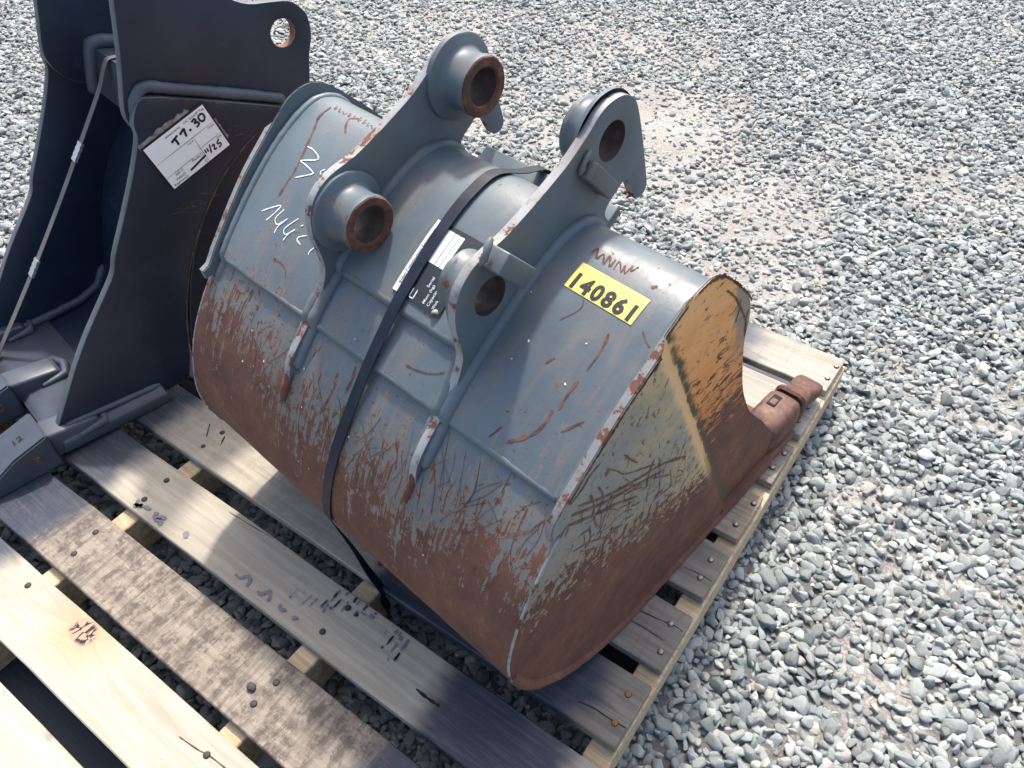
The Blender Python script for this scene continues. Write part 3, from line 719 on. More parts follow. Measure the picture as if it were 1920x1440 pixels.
def boss(ear, u_face, sgn, c):
    kq = 1.0 if sgn > 0 else .76
    """raised pin boss on the inner face of an ear"""
    prof = [(.0252, -.002), (.0252, .0475), (.0275, .0500), (.0368, .0500), (.0385, .0480), (.0390, .040), (.0372, .036), (.0374, .018), (.0395, .012), (.0435, .0085), (.0525, .007), (.0552, .005), (.0557, -.002)]
    if c is HF: prof = [(r if r < .03 else r*1.05, q) for r, q in prof]
    n = 44; vs, fs, mi = [], [], []
    for r, q in prof:
        for k in range(n):
            a = 2*math.pi*k/n; rr = r*(1+(.02*mnoise.noise(Vector((math.cos(a)*3, math.sin(a)*3, q*90+c[0]*9))) if r > .03 else 0))
            vs.append(bl(u_face+sgn*(q*kq), c[0]+rr*math.cos(a), c[1]+rr*math.sin(a)))
    m = [2, 1, 1, 1, 0, 0, 0, 0, 0, 0, 0, 0, 0]
    for j in range(len(prof)-1):
        for k in range(n): fs.append((j*n+k, j*n+(k+1) % n, (j+1)*n+(k+1) % n, (j+1)*n+k)); mi.append(m[j])
    return from_py('pin_boss', vs, fs, ear, (M_BOSS, M_BORE, M_BOREW), 35, mi=mi)
def ear(u0, u1, inner, sgn):
    e = plate('ear_plate', EARO, u0, u1, bucket, (M_EAR, M_EDGE, M_BOREW), [circle(HF, .0252, 36), circle(HR_, .0252, 36)], .0016, SHF)
    for c in (HF, HR_): boss(e, inner, sgn, c)
    for u_, sg in ((u0, -1), (u1, 1)):
        tube('weld_seam', [bl(u_+sg*.0005, *sp_(s, -.0015+(UP if s > 1.187 else 0)+(.008 if (s > 1.27 and u_ == inner) else 0))) for s in np.linspace(1.115, 1.54, 70)], .0105, e, M_WELD, 10, .07, seed=u_*9)
    tube('weld_seam', [bl((u0+u1)/2, *sp_(s, .001)) for s in np.linspace(1.060, 1.125, 10)], .0066, e, M_RUST, 8, .3, seed=2)
    return e
earL = ear(-.777, -.765, -.765, 1)
earR = ear(-.515, -.503, -.515, -1)
def keeper(pts, u0, u1):
    """square keeper bar: centre line from a to b, half width h"""
    a, b, h = np.array(pts[0]), np.array(pts[1]), pts[2]
    t = (b-a)/np.linalg.norm(b-a); n = np.array([-t[1], t[0]])
    q = [a-n*h, b-n*h, b+n*h, a+n*h]
    hexa('keeper_block', [bl(u0, *x) for x in q]+[bl(u1, *x) for x in q], earR, (M_EAR,), .0022, 2)
keeper(((.660, .7265), (.707, .6795), .0115), -.5035, -.4865)
keeper(((.497, .690), (.541, .6445), .0135), -.5035, -.475)
tube('weld_seam', [bl(-.4995, .651, .722), bl(-.4985, .653, .728), bl(-.4985, .657, .735), bl(-.4985, .662, .741), bl(-.4995, .668, .745)], .0042, earR, M_WELD, 8, .2)
tube('weld_seam', [bl(-.499, .484, .684), bl(-.496, .486, .691), bl(-.495, .490, .699), bl(-.498, .496, .705), bl(-.500, .503, .709)], .0050, earR, M_WELD, 8, .2)
# cutting edge and teeth
plate('cutting_edge', [(.86, -.0005), (1.095, .001), (1.145, .010), (1.147, .014), (1.10, .0245), (.88, .021)], UL-.004, UR+.004, bucket, (M_RUST, M_RUST), (), .002, SHF)
g = G('tooth_rust', .6, .15); ob = g.coord(); nn = g.noise(ob, 45, 6, .7); n2 = g.noise(ob, 240, 3)
M_TOOTH = g.out(g.mix(g.mul(g.step(n2, .5, .7), .4), g.ramp(nn, [(.3, (.036, .019, .017)), (.46, (.078, .034, .025)), (.6, (.135, .058, .036)), (.76, (.28, .135, .07))]), (.06, .028, .02)), normal=g.bump(n2, .5, .001))
def rings_mesh(name, secs, parent, mat, n=32, power=4.2, seed=0):
    """skin through superellipse sections (v, cu, cw, half-u, half-w)"""
    vs, fs = [], []
    for v, cu, cw, hu, hw in secs:
        for k in range(n):
            a = 2*math.pi*k/n; ca, sa = math.cos(a), math.sin(a)
            x = math.copysign(abs(ca)**(2/power), ca); z = math.copysign(abs(sa)**(2/power), sa)
            d = 1+.02*mnoise.noise(Vector((x*2+seed, z*2, v*30)))
            vs.append(bl(cu+hu*x*d, v, cw+hw*z*d))
    m = len(secs)
    for j in range(m-1):
        for k in range(n): fs.append((j*n+k, j*n+(k+1) % n, (j+1)*n+(k+1) % n, (j+1)*n+k))
    fs.append(tuple(range(n))); fs.append(tuple((m-1)*n+k for k in range(n)))
    return from_py(name, vs, fs, parent, (mat,), 40)
def bucket_tooth(uc):
    cw = .046
    a = rings_mesh('tooth_adapter', [(1.040, uc, .034, .022, .020), (1.047, uc, .038, .031, .032), (1.060, uc, .042, .0355, .039), (1.09, uc, cw, .0365, .0435), (1.125, uc, cw, .0360, .0440), (1.145, uc, cw, .0352, .0430), (1.152, uc, cw, .032, .039)], bucket, M_TOOTH, seed=uc)
    rings_mesh('tooth_nose', [(1.145, uc, cw, .0262, .031), (1.170, uc, cw, .0262, .031)], a, M_DARK, seed=1)  # near-black colour paints the shaded gap between adapter and tip
    tp = rings_mesh('tooth_tip', [(1.164, uc, cw, .0300, .037), (1.170, uc, cw, .0338, .0405), (1.180, uc, cw-.001, .0330, .037), (1.200, uc, cw-.006, .0275, .026), (1.218, uc, cw-.010, .0265, .0205), (1.242, uc, cw-.014, .0295, .0180), (1.266, uc, cw-.018, .0300, .0155), (1.276, uc, cw-.019, .0270, .0125)], bucket, M_TOOTH, seed=uc+3)
    # retaining pin; a near-black block paints the shade of its slot
    hexa('slot_shade', [bl(uc-.0205+dx, 1.100+dv, cw+dw) for dw in (.030, .0447) for dx, dv in ((0, 0), (.0195, 0), (.0195, .036), (0, .036))], a, (M_DARK,), .003, 2)
    hexa('retaining_pin', [bl(uc-.0185+dx, 1.105+dv, cw+dw) for dw in (.030, .0453) for dx, dv in ((0, 0), (.0158, 0), (.0158, .020), (0, .020))], a, (M_TOOTH,), .0028, 2)
    # cast ear on the cutting edge
    hexa('edge_weld', [bl(uc-.034, 1.055, .018), bl(uc+.036, 1.055, .018), bl(uc+.036, 1.12, .018), bl(uc-.034, 1.12, .018), bl(uc-.03, 1.06, .034), bl(uc+.031, 1.06, .034), bl(uc+.028, 1.115, .030), bl(uc-.028, 1.115, .030)], a, (M_RUST,), .006, 2)
for uc in (-.337, -.558, -.778, -.998): bucket_tooth(uc)
# ---- printing, chalk and scratches on the bucket
g = G('chalk', .9); g.out(g.mix(g.noise(g.coord(), 500, 3), (.50, .58, .66), (.72, .78, .84))); M_CHALK = g.m
CH = [[(-.953, 1.392), (-.938, 1.392), (-.921, 1.387), (-.919, 1.381), (-.944, 1.369), (-.93, 1.367), (-.91, 1.363), (-.91, 1.359), (-.934, 1.343)], [(-.893, 1.375), (-.897, 1.37), (-.894, 1.365)], [(-.957, 1.276), (-.944, 1.287), (-.927, 1.298), (-.932, 1.281), (-.939, 1.268)], [(-.917, 1.296), (-.923, 1.281), (-.92, 1.274), (-.912, 1.273), (-.901, 1.287), (-.91, 1.271), (-.91, 1.259)], [(-.882, 1.296), (-.895, 1.276), (-.895, 1.269), (-.888, 1.267), (-.877, 1.28), (-.884, 1.27), (-.887, 1.257)], [(-.851, 1.282), (-.863, 1.274), (-.863, 1.269), (-.853, 1.266)], [(-.867, 1.292), (-.871, 1.288)], [(-.826, 1.275), (-.831, 1.266), (-.83, 1.26)]]
for c in CH: mapped('chalk_mark', strokes_mesh([(c, .0019)], .0019, 6, .35), lambda x, y: on_shell(x, y, .0008), bucket, M_CHALK)
g = G('scratch_rust', .85); g.out(g.mix(g.step(g.noise(g.coord(), 60, 5, .7), .4, .62), (.080, .034, .027), (.175, .082, .052))); M_SCR = g.m
SCR = [([(-.979, 1.465), (-.978, 1.441), (-.969, 1.424), (-.952, 1.386), (-.943, 1.351), (-.943, 1.33), (-.942, 1.307)], .0052), ([(-.919, 1.47), (-.93, 1.462), (-.924, 1.45), (-.91, 1.436)], .0045), ([(-.374, 1.372), (-.37, 1.35), (-.371, 1.324)], .0042), ([(-.373, 1.309), (-.375, 1.289), (-.375, 1.27)], .004), ([(-.381, 1.266), (-.381, 1.247), (-.389, 1.228), (-.411, 1.206)], .0055), ([(-.342, 1.393), (-.332, 1.385), (-.324, 1.381)], .003), ([(-.428, 1.395), (-.422, 1.381), (-.436, 1.357)], .0018), ([(-.413, 1.318), (-.42, 1.307)], .0045), ([(-.341, 1.275), (-.358, 1.251)], .003), ([(-.426, 1.218), (-.435, 1.199)], .003), ([(-.361, 1.447), (-.366, 1.441)], .006), ([(-.389, 1.185), (-.389, 1.151)], .002), ([(-.686, 1.134), (-.688, 1.109), (-.694, 1.08)], .005), ([(-.59, 1.212), (-.569, 1.215), (-.548, 1.222), (-.532, 1.233)], .0028), ([(-.887, 1.229), (-.86, 1.227), (-.848, 1.215)], .003), ([(-.667, 1.17), (-.663, 1.151), (-.665, 1.13)], .005),
       ([(-.457, 1.447), (-.454, 1.455), (-.447, 1.443), (-.443, 1.452), (-.434, 1.441), (-.435, 1.454), (-.426, 1.442), (-.426, 1.453)], .0034), ([(-.419, 1.44), (-.42, 1.453), (-.409, 1.442), (-.411, 1.452), (-.404, 1.442), (-.403, 1.456), (-.4, 1.448), (-.396, 1.458)], .002)]
for k in range(14): SCR.append(([(-.975+k*.011, 1.472+random.uniform(-.004, .004)), (-.970+k*.011, 1.464), (-.967+k*.011+random.uniform(-.003, .003), 1.470)], .0016))
def fan(n, u0, u1, s0, s1, L, spread):
    for _ in range(n):
        u = random.uniform(u0, u1); s = random.gauss((s0+s1)/2, (s1-s0)/3.2); l = random.uniform(.3, 1)*L
        if random.random() < .12: l *= 1.8
        a = R(random.gauss(random.choice((-18, 8, 28)), spread)); b = a+R(random.uniform(-25, 25))
        p0 = (u, s); p1 = (u+math.sin(a)*l*.5, s+math.cos(a)*l*.5); p2 = (p1[0]+math.sin(b)*l*.5, p1[1]+math.cos(b)*l*.5)
        if not (UL+.03 < p2[0] < UR-.02) or p2[1] > 1.18: continue
        SCR.append(([p0, p1, p2], random.uniform(.0005, .0016)))
fan(60, -.56, -.32, 1.03, 1.15, .075, 16); fan(40, -.75, -.53, 1.0, 1.12, .075, 15); fan(24, -1.0, -.78, 1.05, 1.14, .055, 12)
scr_vf = strokes_mesh([(p, w*.72) for p, w in SCR], .002, 7, .5)
so = mapped('scratch_marks', scr_vf, lambda x, y: on_shell(x, y, .0005), bucket, M_SCR); so['kind'] = 'stuff'
g = G('smear_rust', .85); g.out(g.mix(g.step(g.noise(g.coord(), 50, 5, .7), .4, .62), (.105, .046, .033), (.20, .105, .065))); M_SCR2 = g.m
CS = [([(.425, .489), (.491, .448), (.562, .417), (.608, .398), (.673, .356)], .004), ([(.415, .483), (.472, .447), (.537, .416), (.612, .381)], .004), ([(.411, .468), (.463, .435), (.507, .412), (.555, .38)], .005), ([(.462, .489), (.475, .459), (.47, .441), (.466, .432)], .003), ([(.448, .488), (.458, .458), (.458, .441), (.469, .405)], .003), ([(.497, .445), (.486, .43), (.48, .421)], .002), ([(.453, .42), (.458, .392), (.452, .38)], .002), ([(.515, .455), (.543, .416)], .002), ([(.423, .401), (.454, .386), (.493, .357)], .002), ([(.461, .533), (.444, .527), (.43, .515), (.411, .506)], .003), ([(.507, .506), (.524, .482), (.54, .462)], .003), ([(.473, .511), (.495, .488), (.514, .464), (.543, .444), (.586, .417)], .0018)]
for _ in range(60):
    v = random.uniform(.39, .70); base = .47-.42*(v-.4)+random.gauss(-.035, .035); a = R(random.choice((-32, -38, -25, 70, 95))+random.gauss(0, 7)); l = random.uniform(.015, .06)
    p1 = (v+math.cos(a)*l*.5+random.uniform(-.004, .004), base+math.sin(a)*l*.5); p2 = (v+math.cos(a)*l, base+math.sin(a)*l)
    if any((q[0]-.567)*.884+(q[1]-.601)*.467 > -.008 for q in ((v, base), p1, p2)): continue
    if any(q[1] > .40+.95*(q[0]-.39) for q in ((v, base), p1, p2)) or v < .40: continue
    CS.append(([(v, base), p1, p2], random.uniform(.0008, .0022)))
so = mapped('scratch_marks', strokes_mesh(CS, .002, 4, .4), lambda x, y: bl(UR+.0007, x, y), bucket, M_SCR2); so['kind'] = 'stuff'
FRS = [([(.693, .63), (.723, .601), (.758, .555), (.775, .528), (.782, .50)], .003), ([(.74, .590), (.742, .57), (.742, .549)], .002), ([(.770, .555), (.772, .535), (.776, .512)], .002)]
mapped('scratch_marks', strokes_mesh(FRS, .002, 5, .4), lambda x, y: bl(UR-.0079, x, y), bucket, M_SCR)
# little pale flecks of chipped paint
g = G('fleck', .9); g.out((.74, .70, .62)); M_FLECK = g.m
FL = []
for _ in range(26):
    u = random.uniform(UL+.03, UR-.03); s = random.uniform(.98, 1.43); r = random.uniform(.0007, .0017); a = random.uniform(0, 3)
    FL.append(([(u, s), (u+r*1.4*math.cos(a), s+r*1.4*math.sin(a)), (u+r*2.2*math.cos(a+.5), s+r*2.2*math.sin(a+.5))], r*1.5))
so = mapped('paint_flecks', strokes_mesh(FL, .002, 3, .5), lambda x, y: on_shell(x, y, .0010), bucket, M_FLECK); so['kind'] = 'stuff'
# yellow number sticker
g = G('sticker_yellow', .5); nn = g.noise(g.coord(), 60, 4); g.out(g.mix(g.step(nn, .4, .7), (.80, .70, .16), (.70, .61, .15))); M_YEL = g.m
g = G('print_black', .55); g.out((.012, .012, .014)); M_BLACK = g.m
g = G('print_white', .5); g.out(g.mix(g.noise(g.coord(), 40), (.62, .66, .72), (.74, .77, .80))); M_WHITE = g.m
sa_ = R(-2.0); S0 = 1.3935; U0 = -.4580; SW, SHT = .1005, .0355
def stick(x, y, o): return on_shell(U0+x*math.cos(sa_)-y*math.sin(sa_), S0+x*math.sin(sa_)+y*math.cos(sa_)+.002, o)
def grid_vf(w, h, nx, ny): return [(w*i/nx, h*j/ny, 0) for j in range(ny+1) for i in range(nx+1)], [(j*(nx+1)+i, j*(nx+1)+i+1, (j+1)*(nx+1)+i+1, (j+1)*(nx+1)+i) for j in range(ny) for i in range(nx)]
stk = mapped('number_sticker', grid_vf(SW, SHT, 12, 6), lambda x, y: stick(x, y, .0009), bucket, M_YEL)
def fit_text(s, w, h, x0, y0, bold=0.0, spacing=1.0):
    vs, fs = text_mesh(s, 1.0, bold, spacing=spacing); a = np.array(vs); lo = a.min(0); hi = a.max(0); k = (hi-lo)
    return [(x0+(v[0]-lo[0])/k[0]*w, y0+(v[1]-lo[1])/k[1]*h, 0) for v in vs], fs
mapped('sticker_number', fit_text('140861', .089, .0225, .006, .0010, .046, 1.22), lambda x, y: stick(x, y, .0014), stk, M_BLACK)
# data plate: reads up the slope, top of the letters to the left
PX0, PX1, PY0, PY1 = -.661, -.575, 1.2835, 1.390
def on_plate(a, b, o): return on_shell(PX0+b, PY0+a, UP*0+.009+o)       # a runs up the slope, b runs to the right
def plate_map(o): return lambda x, y: on_plate(x, -y, o)
g = G('data_plate', .35); g.out(g.mix(g.noise(g.coord(), 70, 4), (.010, .013, .016), (.035, .04, .042))); M_PLATE = g.m
dp = mapped('data_plate', ([(v[0], -v[1], 0) for v in grid_vf(PY1-PY0, PX1-PX0, 10, 5)[0]], grid_vf(1, 1, 10, 5)[1]), plate_map(.0018), bucket, M_PLATE)
LP = PY1-PY0
def rect(x0, x1, y0, y1): return [(x0, y0, 0), (x1, y0, 0), (x1, y1, 0), (x0, y1, 0)], [(0, 1, 2, 3)]
def strip_vf(x0, x1, y0, y1, n=8): return join_vf(*[rect(x0+(x1-x0)*i/n, x0+(x1-x0)*(i+1)/n, y0, y1) for i in range(n)])
mapped('white_band', strip_vf(.001, LP-.001, -.017, -.0005), plate_map(.0023), dp, M_WHITE)
mapped('lettering', fit_text('Volvo Construction Equipment', LP-.026, .0095, .012, -.0122, .004), plate_map(.0028), dp, M_BLACK)
mapped('white_cells', join_vf(strip_vf(LP*.50, LP*.94, -.037, -.0235, 5), strip_vf(LP*.50, LP*.94, -.0455, -.0380, 5), strip_vf(LP*.50, LP*.94, -.054, -.0463, 5)), plate_map(.0023), dp, M_WHITE)
mapped('plate_printing', join_vf(fit_text('Mass (kg)', .026, .0052, .006, -.0585, .004), fit_text('Capacity', .023, .0058, .006, -.0670, .004), fit_text('Work', .012, .0042, .006, -.0745, .004), fit_text('Serial', .014, .0042, .026, -.0505, .004),
       strokes_mesh([[(.004, -.030), (.004, -.0375)], [(.004, -.0375), (.0165, -.0375)], [(.004, -.0305), (.0165, -.0305)]], .0016)), plate_map(.0024), dp, M_WHITE)
bm = bmesh.new(); bmesh.ops.create_uvsphere(bm, u_segments=14, v_segments=7, radius=.0052)
rv = from_bm('rivet', bm, dp, (M_EDGE,), 60); rv.location = on_plate(.0035, .0785, .001)

# ================================================================== STRAP ROUND THE GREY BUCKET
g = G('strap_black', .45, spec=.35); nn = g.noise(g.map(g.coord(), (8, 8, 8)), 6, 5, .7)
g.out(g.mix(g.step(nn, .35, .75), (.004, .009, .020), (.011, .019, .034)), g.fmix(nn, .38, .6)); M_STRAP = g.m
def ribbon(name, path, width, side, parent, mats, thick=.0012, n=6):
    P = catmull(path, n); vs, fs = [], []
    S = catmull(side, n) if len(np.shape(side)) > 1 else np.tile(np.array(side, float), (len(P), 1))
    T = np.gradient(P, axis=0); T /= np.linalg.norm(T, axis=1)[:, None]
    for q, t, s in zip(P, T, S):
        s = s-t*(s@t); s /= np.linalg.norm(s); nn = np.cross(t, s)
        for a, b in ((-1, -1), (1, -1), (1, 1), (-1, 1)): vs.append(q+s*width*.5*a+nn*thick*.5*b)
    m = len(P)
    for i in range(m-1):
        for k in range(4): fs.append((4*i+k, 4*i+(k+1) % 4, 4*i+4+(k+1) % 4, 4*i+4+k))
    fs.append((0, 1, 2, 3)); fs.append(tuple(4*(m-1)+k for k in range(4)))
    return from_py(name, vs, fs, parent, mats, 40)
strap = empty('strap', OB+Ud*UC+Vd*VC, TH)
tag(strap, 'flat black binding strap pulled over the grey bucket between its ears', 'strap')
SPTS = [(-.588, 1.20, .035), (-.612, 1.12, .055)]
pth = [bl(-.645, .86, .42), bl(-.650, .80, .50), bl(-.653, .778, .600), bl(-.653, .764, .623), bl(-.650, .715, .640)]
for u, s in ((-.647, 1.475), (-.646, 1.44), (-.645, 1.40), (-.643, 1.35), (-.641, 1.30), (-.640, 1.272)):
    v, w = sp_(s, UP+.0142); pth.append(bl(u, v, w))
for u, s, o in ((-.640, 1.235, .0165), (-.640, 1.19, .0125), (-.641, 1.14, .0070), (-.643, 1.09, .004), (-.646, 1.04, .0032), (-.651, .985, .003), (-.657, .93, .003)):
    v, w = sp_(s, o); pth.append(bl(u, v, w))
v, w = sp_(.885, .003); pth.append(bl(-.668, v, w))
pth.append(bl(-.668, .338, .125)); pth.append(bl(-.656, .349, .055)); pth.append(bl(-.641, .358, .003)); pth.append(bl(-.636, .352, -.012)); pth.append(bl(-.634, .36, -.06))
sides = [(1, 0, 0)]*(len(pth)-7)+[(1, -.05, 0), (1, -.1, .0), (.85, -.5, .2), (.6, -.8, .2), (.45, -.9, .15), (.5, -.85, .1), (.5, -.85, .1)]
ribbon('band', pth, .0175, sides, strap, (M_STRAP,))

# ================================================================== BLACK BUCKET
TB = R(-10.5); U2 = Vector((math.cos(TB), math.sin(TB), 0)); V2 = Vector((-math.sin(TB), math.cos(TB), 0))
C2U, C2V = -1.535, .35
black = empty('black_bucket', OB+U2*C2U+V2*C2V, TB)
tag(black, 'black narrow digging bucket with pointed teeth at the left end of the pallet', 'bucket')
def kl(u, v, w): return (u-C2U, v-C2V, w)
SH2 = (C2U, C2V, 0)
def blackp(name, base=(.009, .017, .033), scuff=.5, edge=False, rust=.74, rough=.42):
    g = G(name, rough, spec=.5); ob = g.coord(); n1 = g.noise(ob, 9, 5, .65); n2 = g.noise(ob, 70, 4, .7)
    c = g.mix(g.step(n1, .35, .7), base, tuple(x*1.5 for x in base))
    sc = g.noise(g.map(ob, (20, 14, 40), (R(35), 0, R(20))), 1.4, 6, .72, .4)
    c = g.mix(g.mul(g.step(sc, .63, .78), scuff), c, (.075, .083, .095))
    k = g.add(g.mul(n1, .6), g.mul(n2, .4)); rm = g.step(k, rust, rust+.03)
    rm = g.mx(rm, 0.0)
    c = g.mix(rm, c, (.12, .05, .03))
    return g.out(c, g.fmix(g.step(sc, .5, .75), rough, rough+.2), g.bump(g.noise(ob, 35, 4), .14, .003))
M_BLK = blackp('black_paint'); M_BLKE = blackp('black_paint_edge', (.075, .085, .095), .6, rust=.62, rough=.5); M_BLKT = blackp('black_tooth', (.040, .05, .065), .6, rust=.70, rough=.42)
M_BLKW = blackp('black_weld', (.055, .068, .085), .5, rough=.5)
g = G('ear_hole_rust', .85); ob = g.coord(); nn = g.noise(ob, 50, 5, .7); g.out(g.ramp(nn, [(.3, (.10, .045, .03)), (.55, (.22, .12, .08)), (.8, (.40, .27, .20))])); M_HOLE2 = g.m
CR, CLF = -1.345, -1.748          # outer faces of the two side plates
SIDE = [(.062, .012), (.064, .050), (.075, .062), (.148, .164), (.198, .226), (.258, .291), (.282, .320), (.296, .350), (.341, .421), (.383, .491), (.406, .537), (.408, .552), (.409, .566), (.4175, .585), (.428, .598)]
SIDEO = list(map(tuple, catmull(SIDE, 3)))+[(.437, .603), (.47, .593), (.56, .557), (.64, .523), (.692, .5005)]
ARC = [(.692, .5005), (.655, .484), (.612, .466), (.575, .444), (.527, .408), (.475, .350), (.432, .288), (.402, .225), (.380, .165), (.364, .102), (.350, .05), (.335, .012)]
SIDEO += list(map(tuple, catmull(ARC, 3)))[1:]
EARB = [(.452, .756), (.443, .716), (.434, .677), (.423, .637), (.4075, .583), (.4095, .556), (.425, .527), (.455, .505), (.50, .49)]
EARO2 = [(.49, .86), (.466, .81)]+list(map(tuple, catmull(EARB, 3)))+[(.56, .44), (.58, .40)]
TOPB = [(.765, .520), (.775, .570), (.787, .606), (.786, .640), (.772, .662), (.752, .676), (.716, .683), (.674, .690), (.640, .708), (.61, .735), (.58, .78), (.56, .83), (.55, .87)]
def side_plate_black(uo, sgn):
    plate('side_plate', SIDEO, uo, uo-sgn*.017, black, (M_BLK, M_BLKE), (), .002, SH2)
    # ear continues down behind the shell
    e = plate('ear_plate', EARO2[:-2]+[(.56, .48), (.64, .42), (.70, .30), (.74, .31), (.755, .42)]+list(map(tuple, catmull(TOPB, 3))), uo-sgn*.018, uo-sgn*.036, black, (M_BLK, M_BLKE, M_HOLE2), [circle((.729, .625), .0252, 30)], .002, SH2)
    tube('weld_seam', [kl(uo-sgn*.012, *q) for q in resample([(.419, .572), (.427, .596), (.440, .612), (.458, .613), (.50, .594), (.56, .570), (.64, .537), (.70, .511)], .008)], .0100, black, M_BLKW, 10, .10, seed=sgn)
side_plate_black(CR, 1); side_plate_black(CLF, -1)
# lower back plate of the right side, seen behind the arc
plate('back_gusset', [(.362, .004), (.62, .02), (.72, .16), (.75, .32), (.755, .46), (.705, .503), (.625, .468), (.585, .446), (.538, .410), (.488, .352), (.445, .288), (.415, .225), (.394, .165), (.376, .102)], CR-.0175, CR-.034, black, (M_BLK, M_BLKE), (), .002, SH2)
# floor and curved back
SB = catmull([(.058, .026), (.15, .026), (.26, .030), (.318, .054), (.352, .106), (.376, .169), (.396, .230), (.426, .293), (.469, .356), (.522, .414), (.572, .451), (.610, .473), (.69, .505)], 5)
vs, fs = [], []
nn_ = np.gradient(SB, axis=0); nn_ = np.stack([nn_[:, 1], -nn_[:, 0]], 1); nn_ /= np.linalg.norm(nn_, axis=1)[:, None]
for u in (CLF+.0165, CR-.0165):
    for (a, b), (na, nb_) in zip(SB, nn_): vs.append(kl(u, a, b)); 
    for (a, b), (na, nb_) in zip(SB, nn_): vs.append(kl(u, a+na*.014, b+nb_*.014))
m = len(SB)
for i in range(m-1):
    fs += [(i, i+1, 2*m+i+1, 2*m+i), (m+i, 3*m+i, 3*m+i+1, m+i+1), (i, m+i, m+i+1, i+1), (2*m+i, 2*m+i+1, 3*m+i+1, 3*m+i)]
fs += [(0, 2*m, 3*m, m), (m-1, 2*m-1, 4*m-1, 3*m-1)]
from_py('shell', vs, fs, black, (M_BLK,), 40)
plate('cutting_edge', [(.050, .004), (.190, .004), (.190, .030), (.070, .032), (.052, .022)], CLF-.002, CR+.002, black, (M_BLKT, M_BLKT), (), .002, SH2)
tube('weld_seam', [kl(CLF+.020, *q) for q in resample([(.10, .034), (.2, .036), (.27, .04), (.32, .058), (.35, .1)], .01)], .010, black, M_BLKW, 8, .07)
# cross box between the ears
QB = [(.497, .565), (.560, .552), (.536, .470), (.474, .484)]
plate('cross_box', QB, CLF+.034, CR-.034, black, (M_BLKT, M_BLKT), (), .002, SH2)
tube('weld_seam', [kl(CLF+.039, *q) for q in resample([(.470, .478), (.478, .520), (.494, .572), (.515, .573), (.565, .558)], .008)], .014, black, M_BLKW, 10, .06)
tube('weld_seam', [kl(CR-.039, *q) for q in resample([(.470, .478), (.478, .520), (.494, .572), (.565, .558)], .008)], .011, black, M_BLKW, 8, .07)
# worn line along the back edge of the near side plate and rubbed places on it
g = G('rubbed_metal', .6); nn = g.noise(g.coord(), 70, 5, .7); g.out(g.mix(g.step(nn, .4, .65), (.030, .030, .034), (.10, .085, .075))); M_RUB = g.m
RUB = [([(v-.002, w) for v, w in ARC], .0032), ([(.44, .592), (.50, .580), (.60, .535), (.675, .503)], .0022)]
for _ in range(34):
    v, w = random.uniform(.44, .66), 0; w = .565-.42*(v-.44)-abs(random.gauss(0, .022)); l = random.uniform(.006, .03); a = R(random.gauss(-14, 9))
    RUB.append(([(v, w), (v+l*.5*math.cos(a), w+l*.5*math.sin(a)+.001), (v+l*math.cos(a), w+l*math.sin(a))], random.uniform(.0006, .0014)))
for _ in range(16):
    v, w = random.gauss(.46, .03), random.gauss(.385, .008); l = random.uniform(.006, .028); a = R(random.gauss(-15, 12))
    RUB.append(([(v, w), (v+l*.5*math.cos(a), w+l*.5*math.sin(a)), (v+l*math.cos(a), w+l*math.sin(a))], random.uniform(.0007, .0022)))
ro_ = mapped('rub_marks', strokes_mesh(RUB, .002, 6, .5), lambda x, y: kl(CR+.0006, x, y), black, M_RUB); ro_['kind'] = 'stuff'
# side cutter bars
for uo, sg in ((CR, 1), (CLF, -1)):
    a0, a1 = uo+sg*.0005, uo+sg*.024
    hexa('side_cutter', [kl(a0, .060, .010), kl(a1, .058, .012), kl(a1, .285, .0), kl(a0, .287, .0), kl(a0, .062, .046), kl(a1, .066, .036), kl(a1, .277, .024), kl(a0, .276, .040)], black, (M_BLKT,), .003, 2)
    for dz in (.044, .058):
        tube('weld_seam', [kl(uo+sg*(.006 if dz < .05 else .002), v, dz-.02*(v-.07)/.2) for v in np.linspace(.085, .275, 24)], .0062, black, M_BLKW, 8, .10, seed=dz*50)
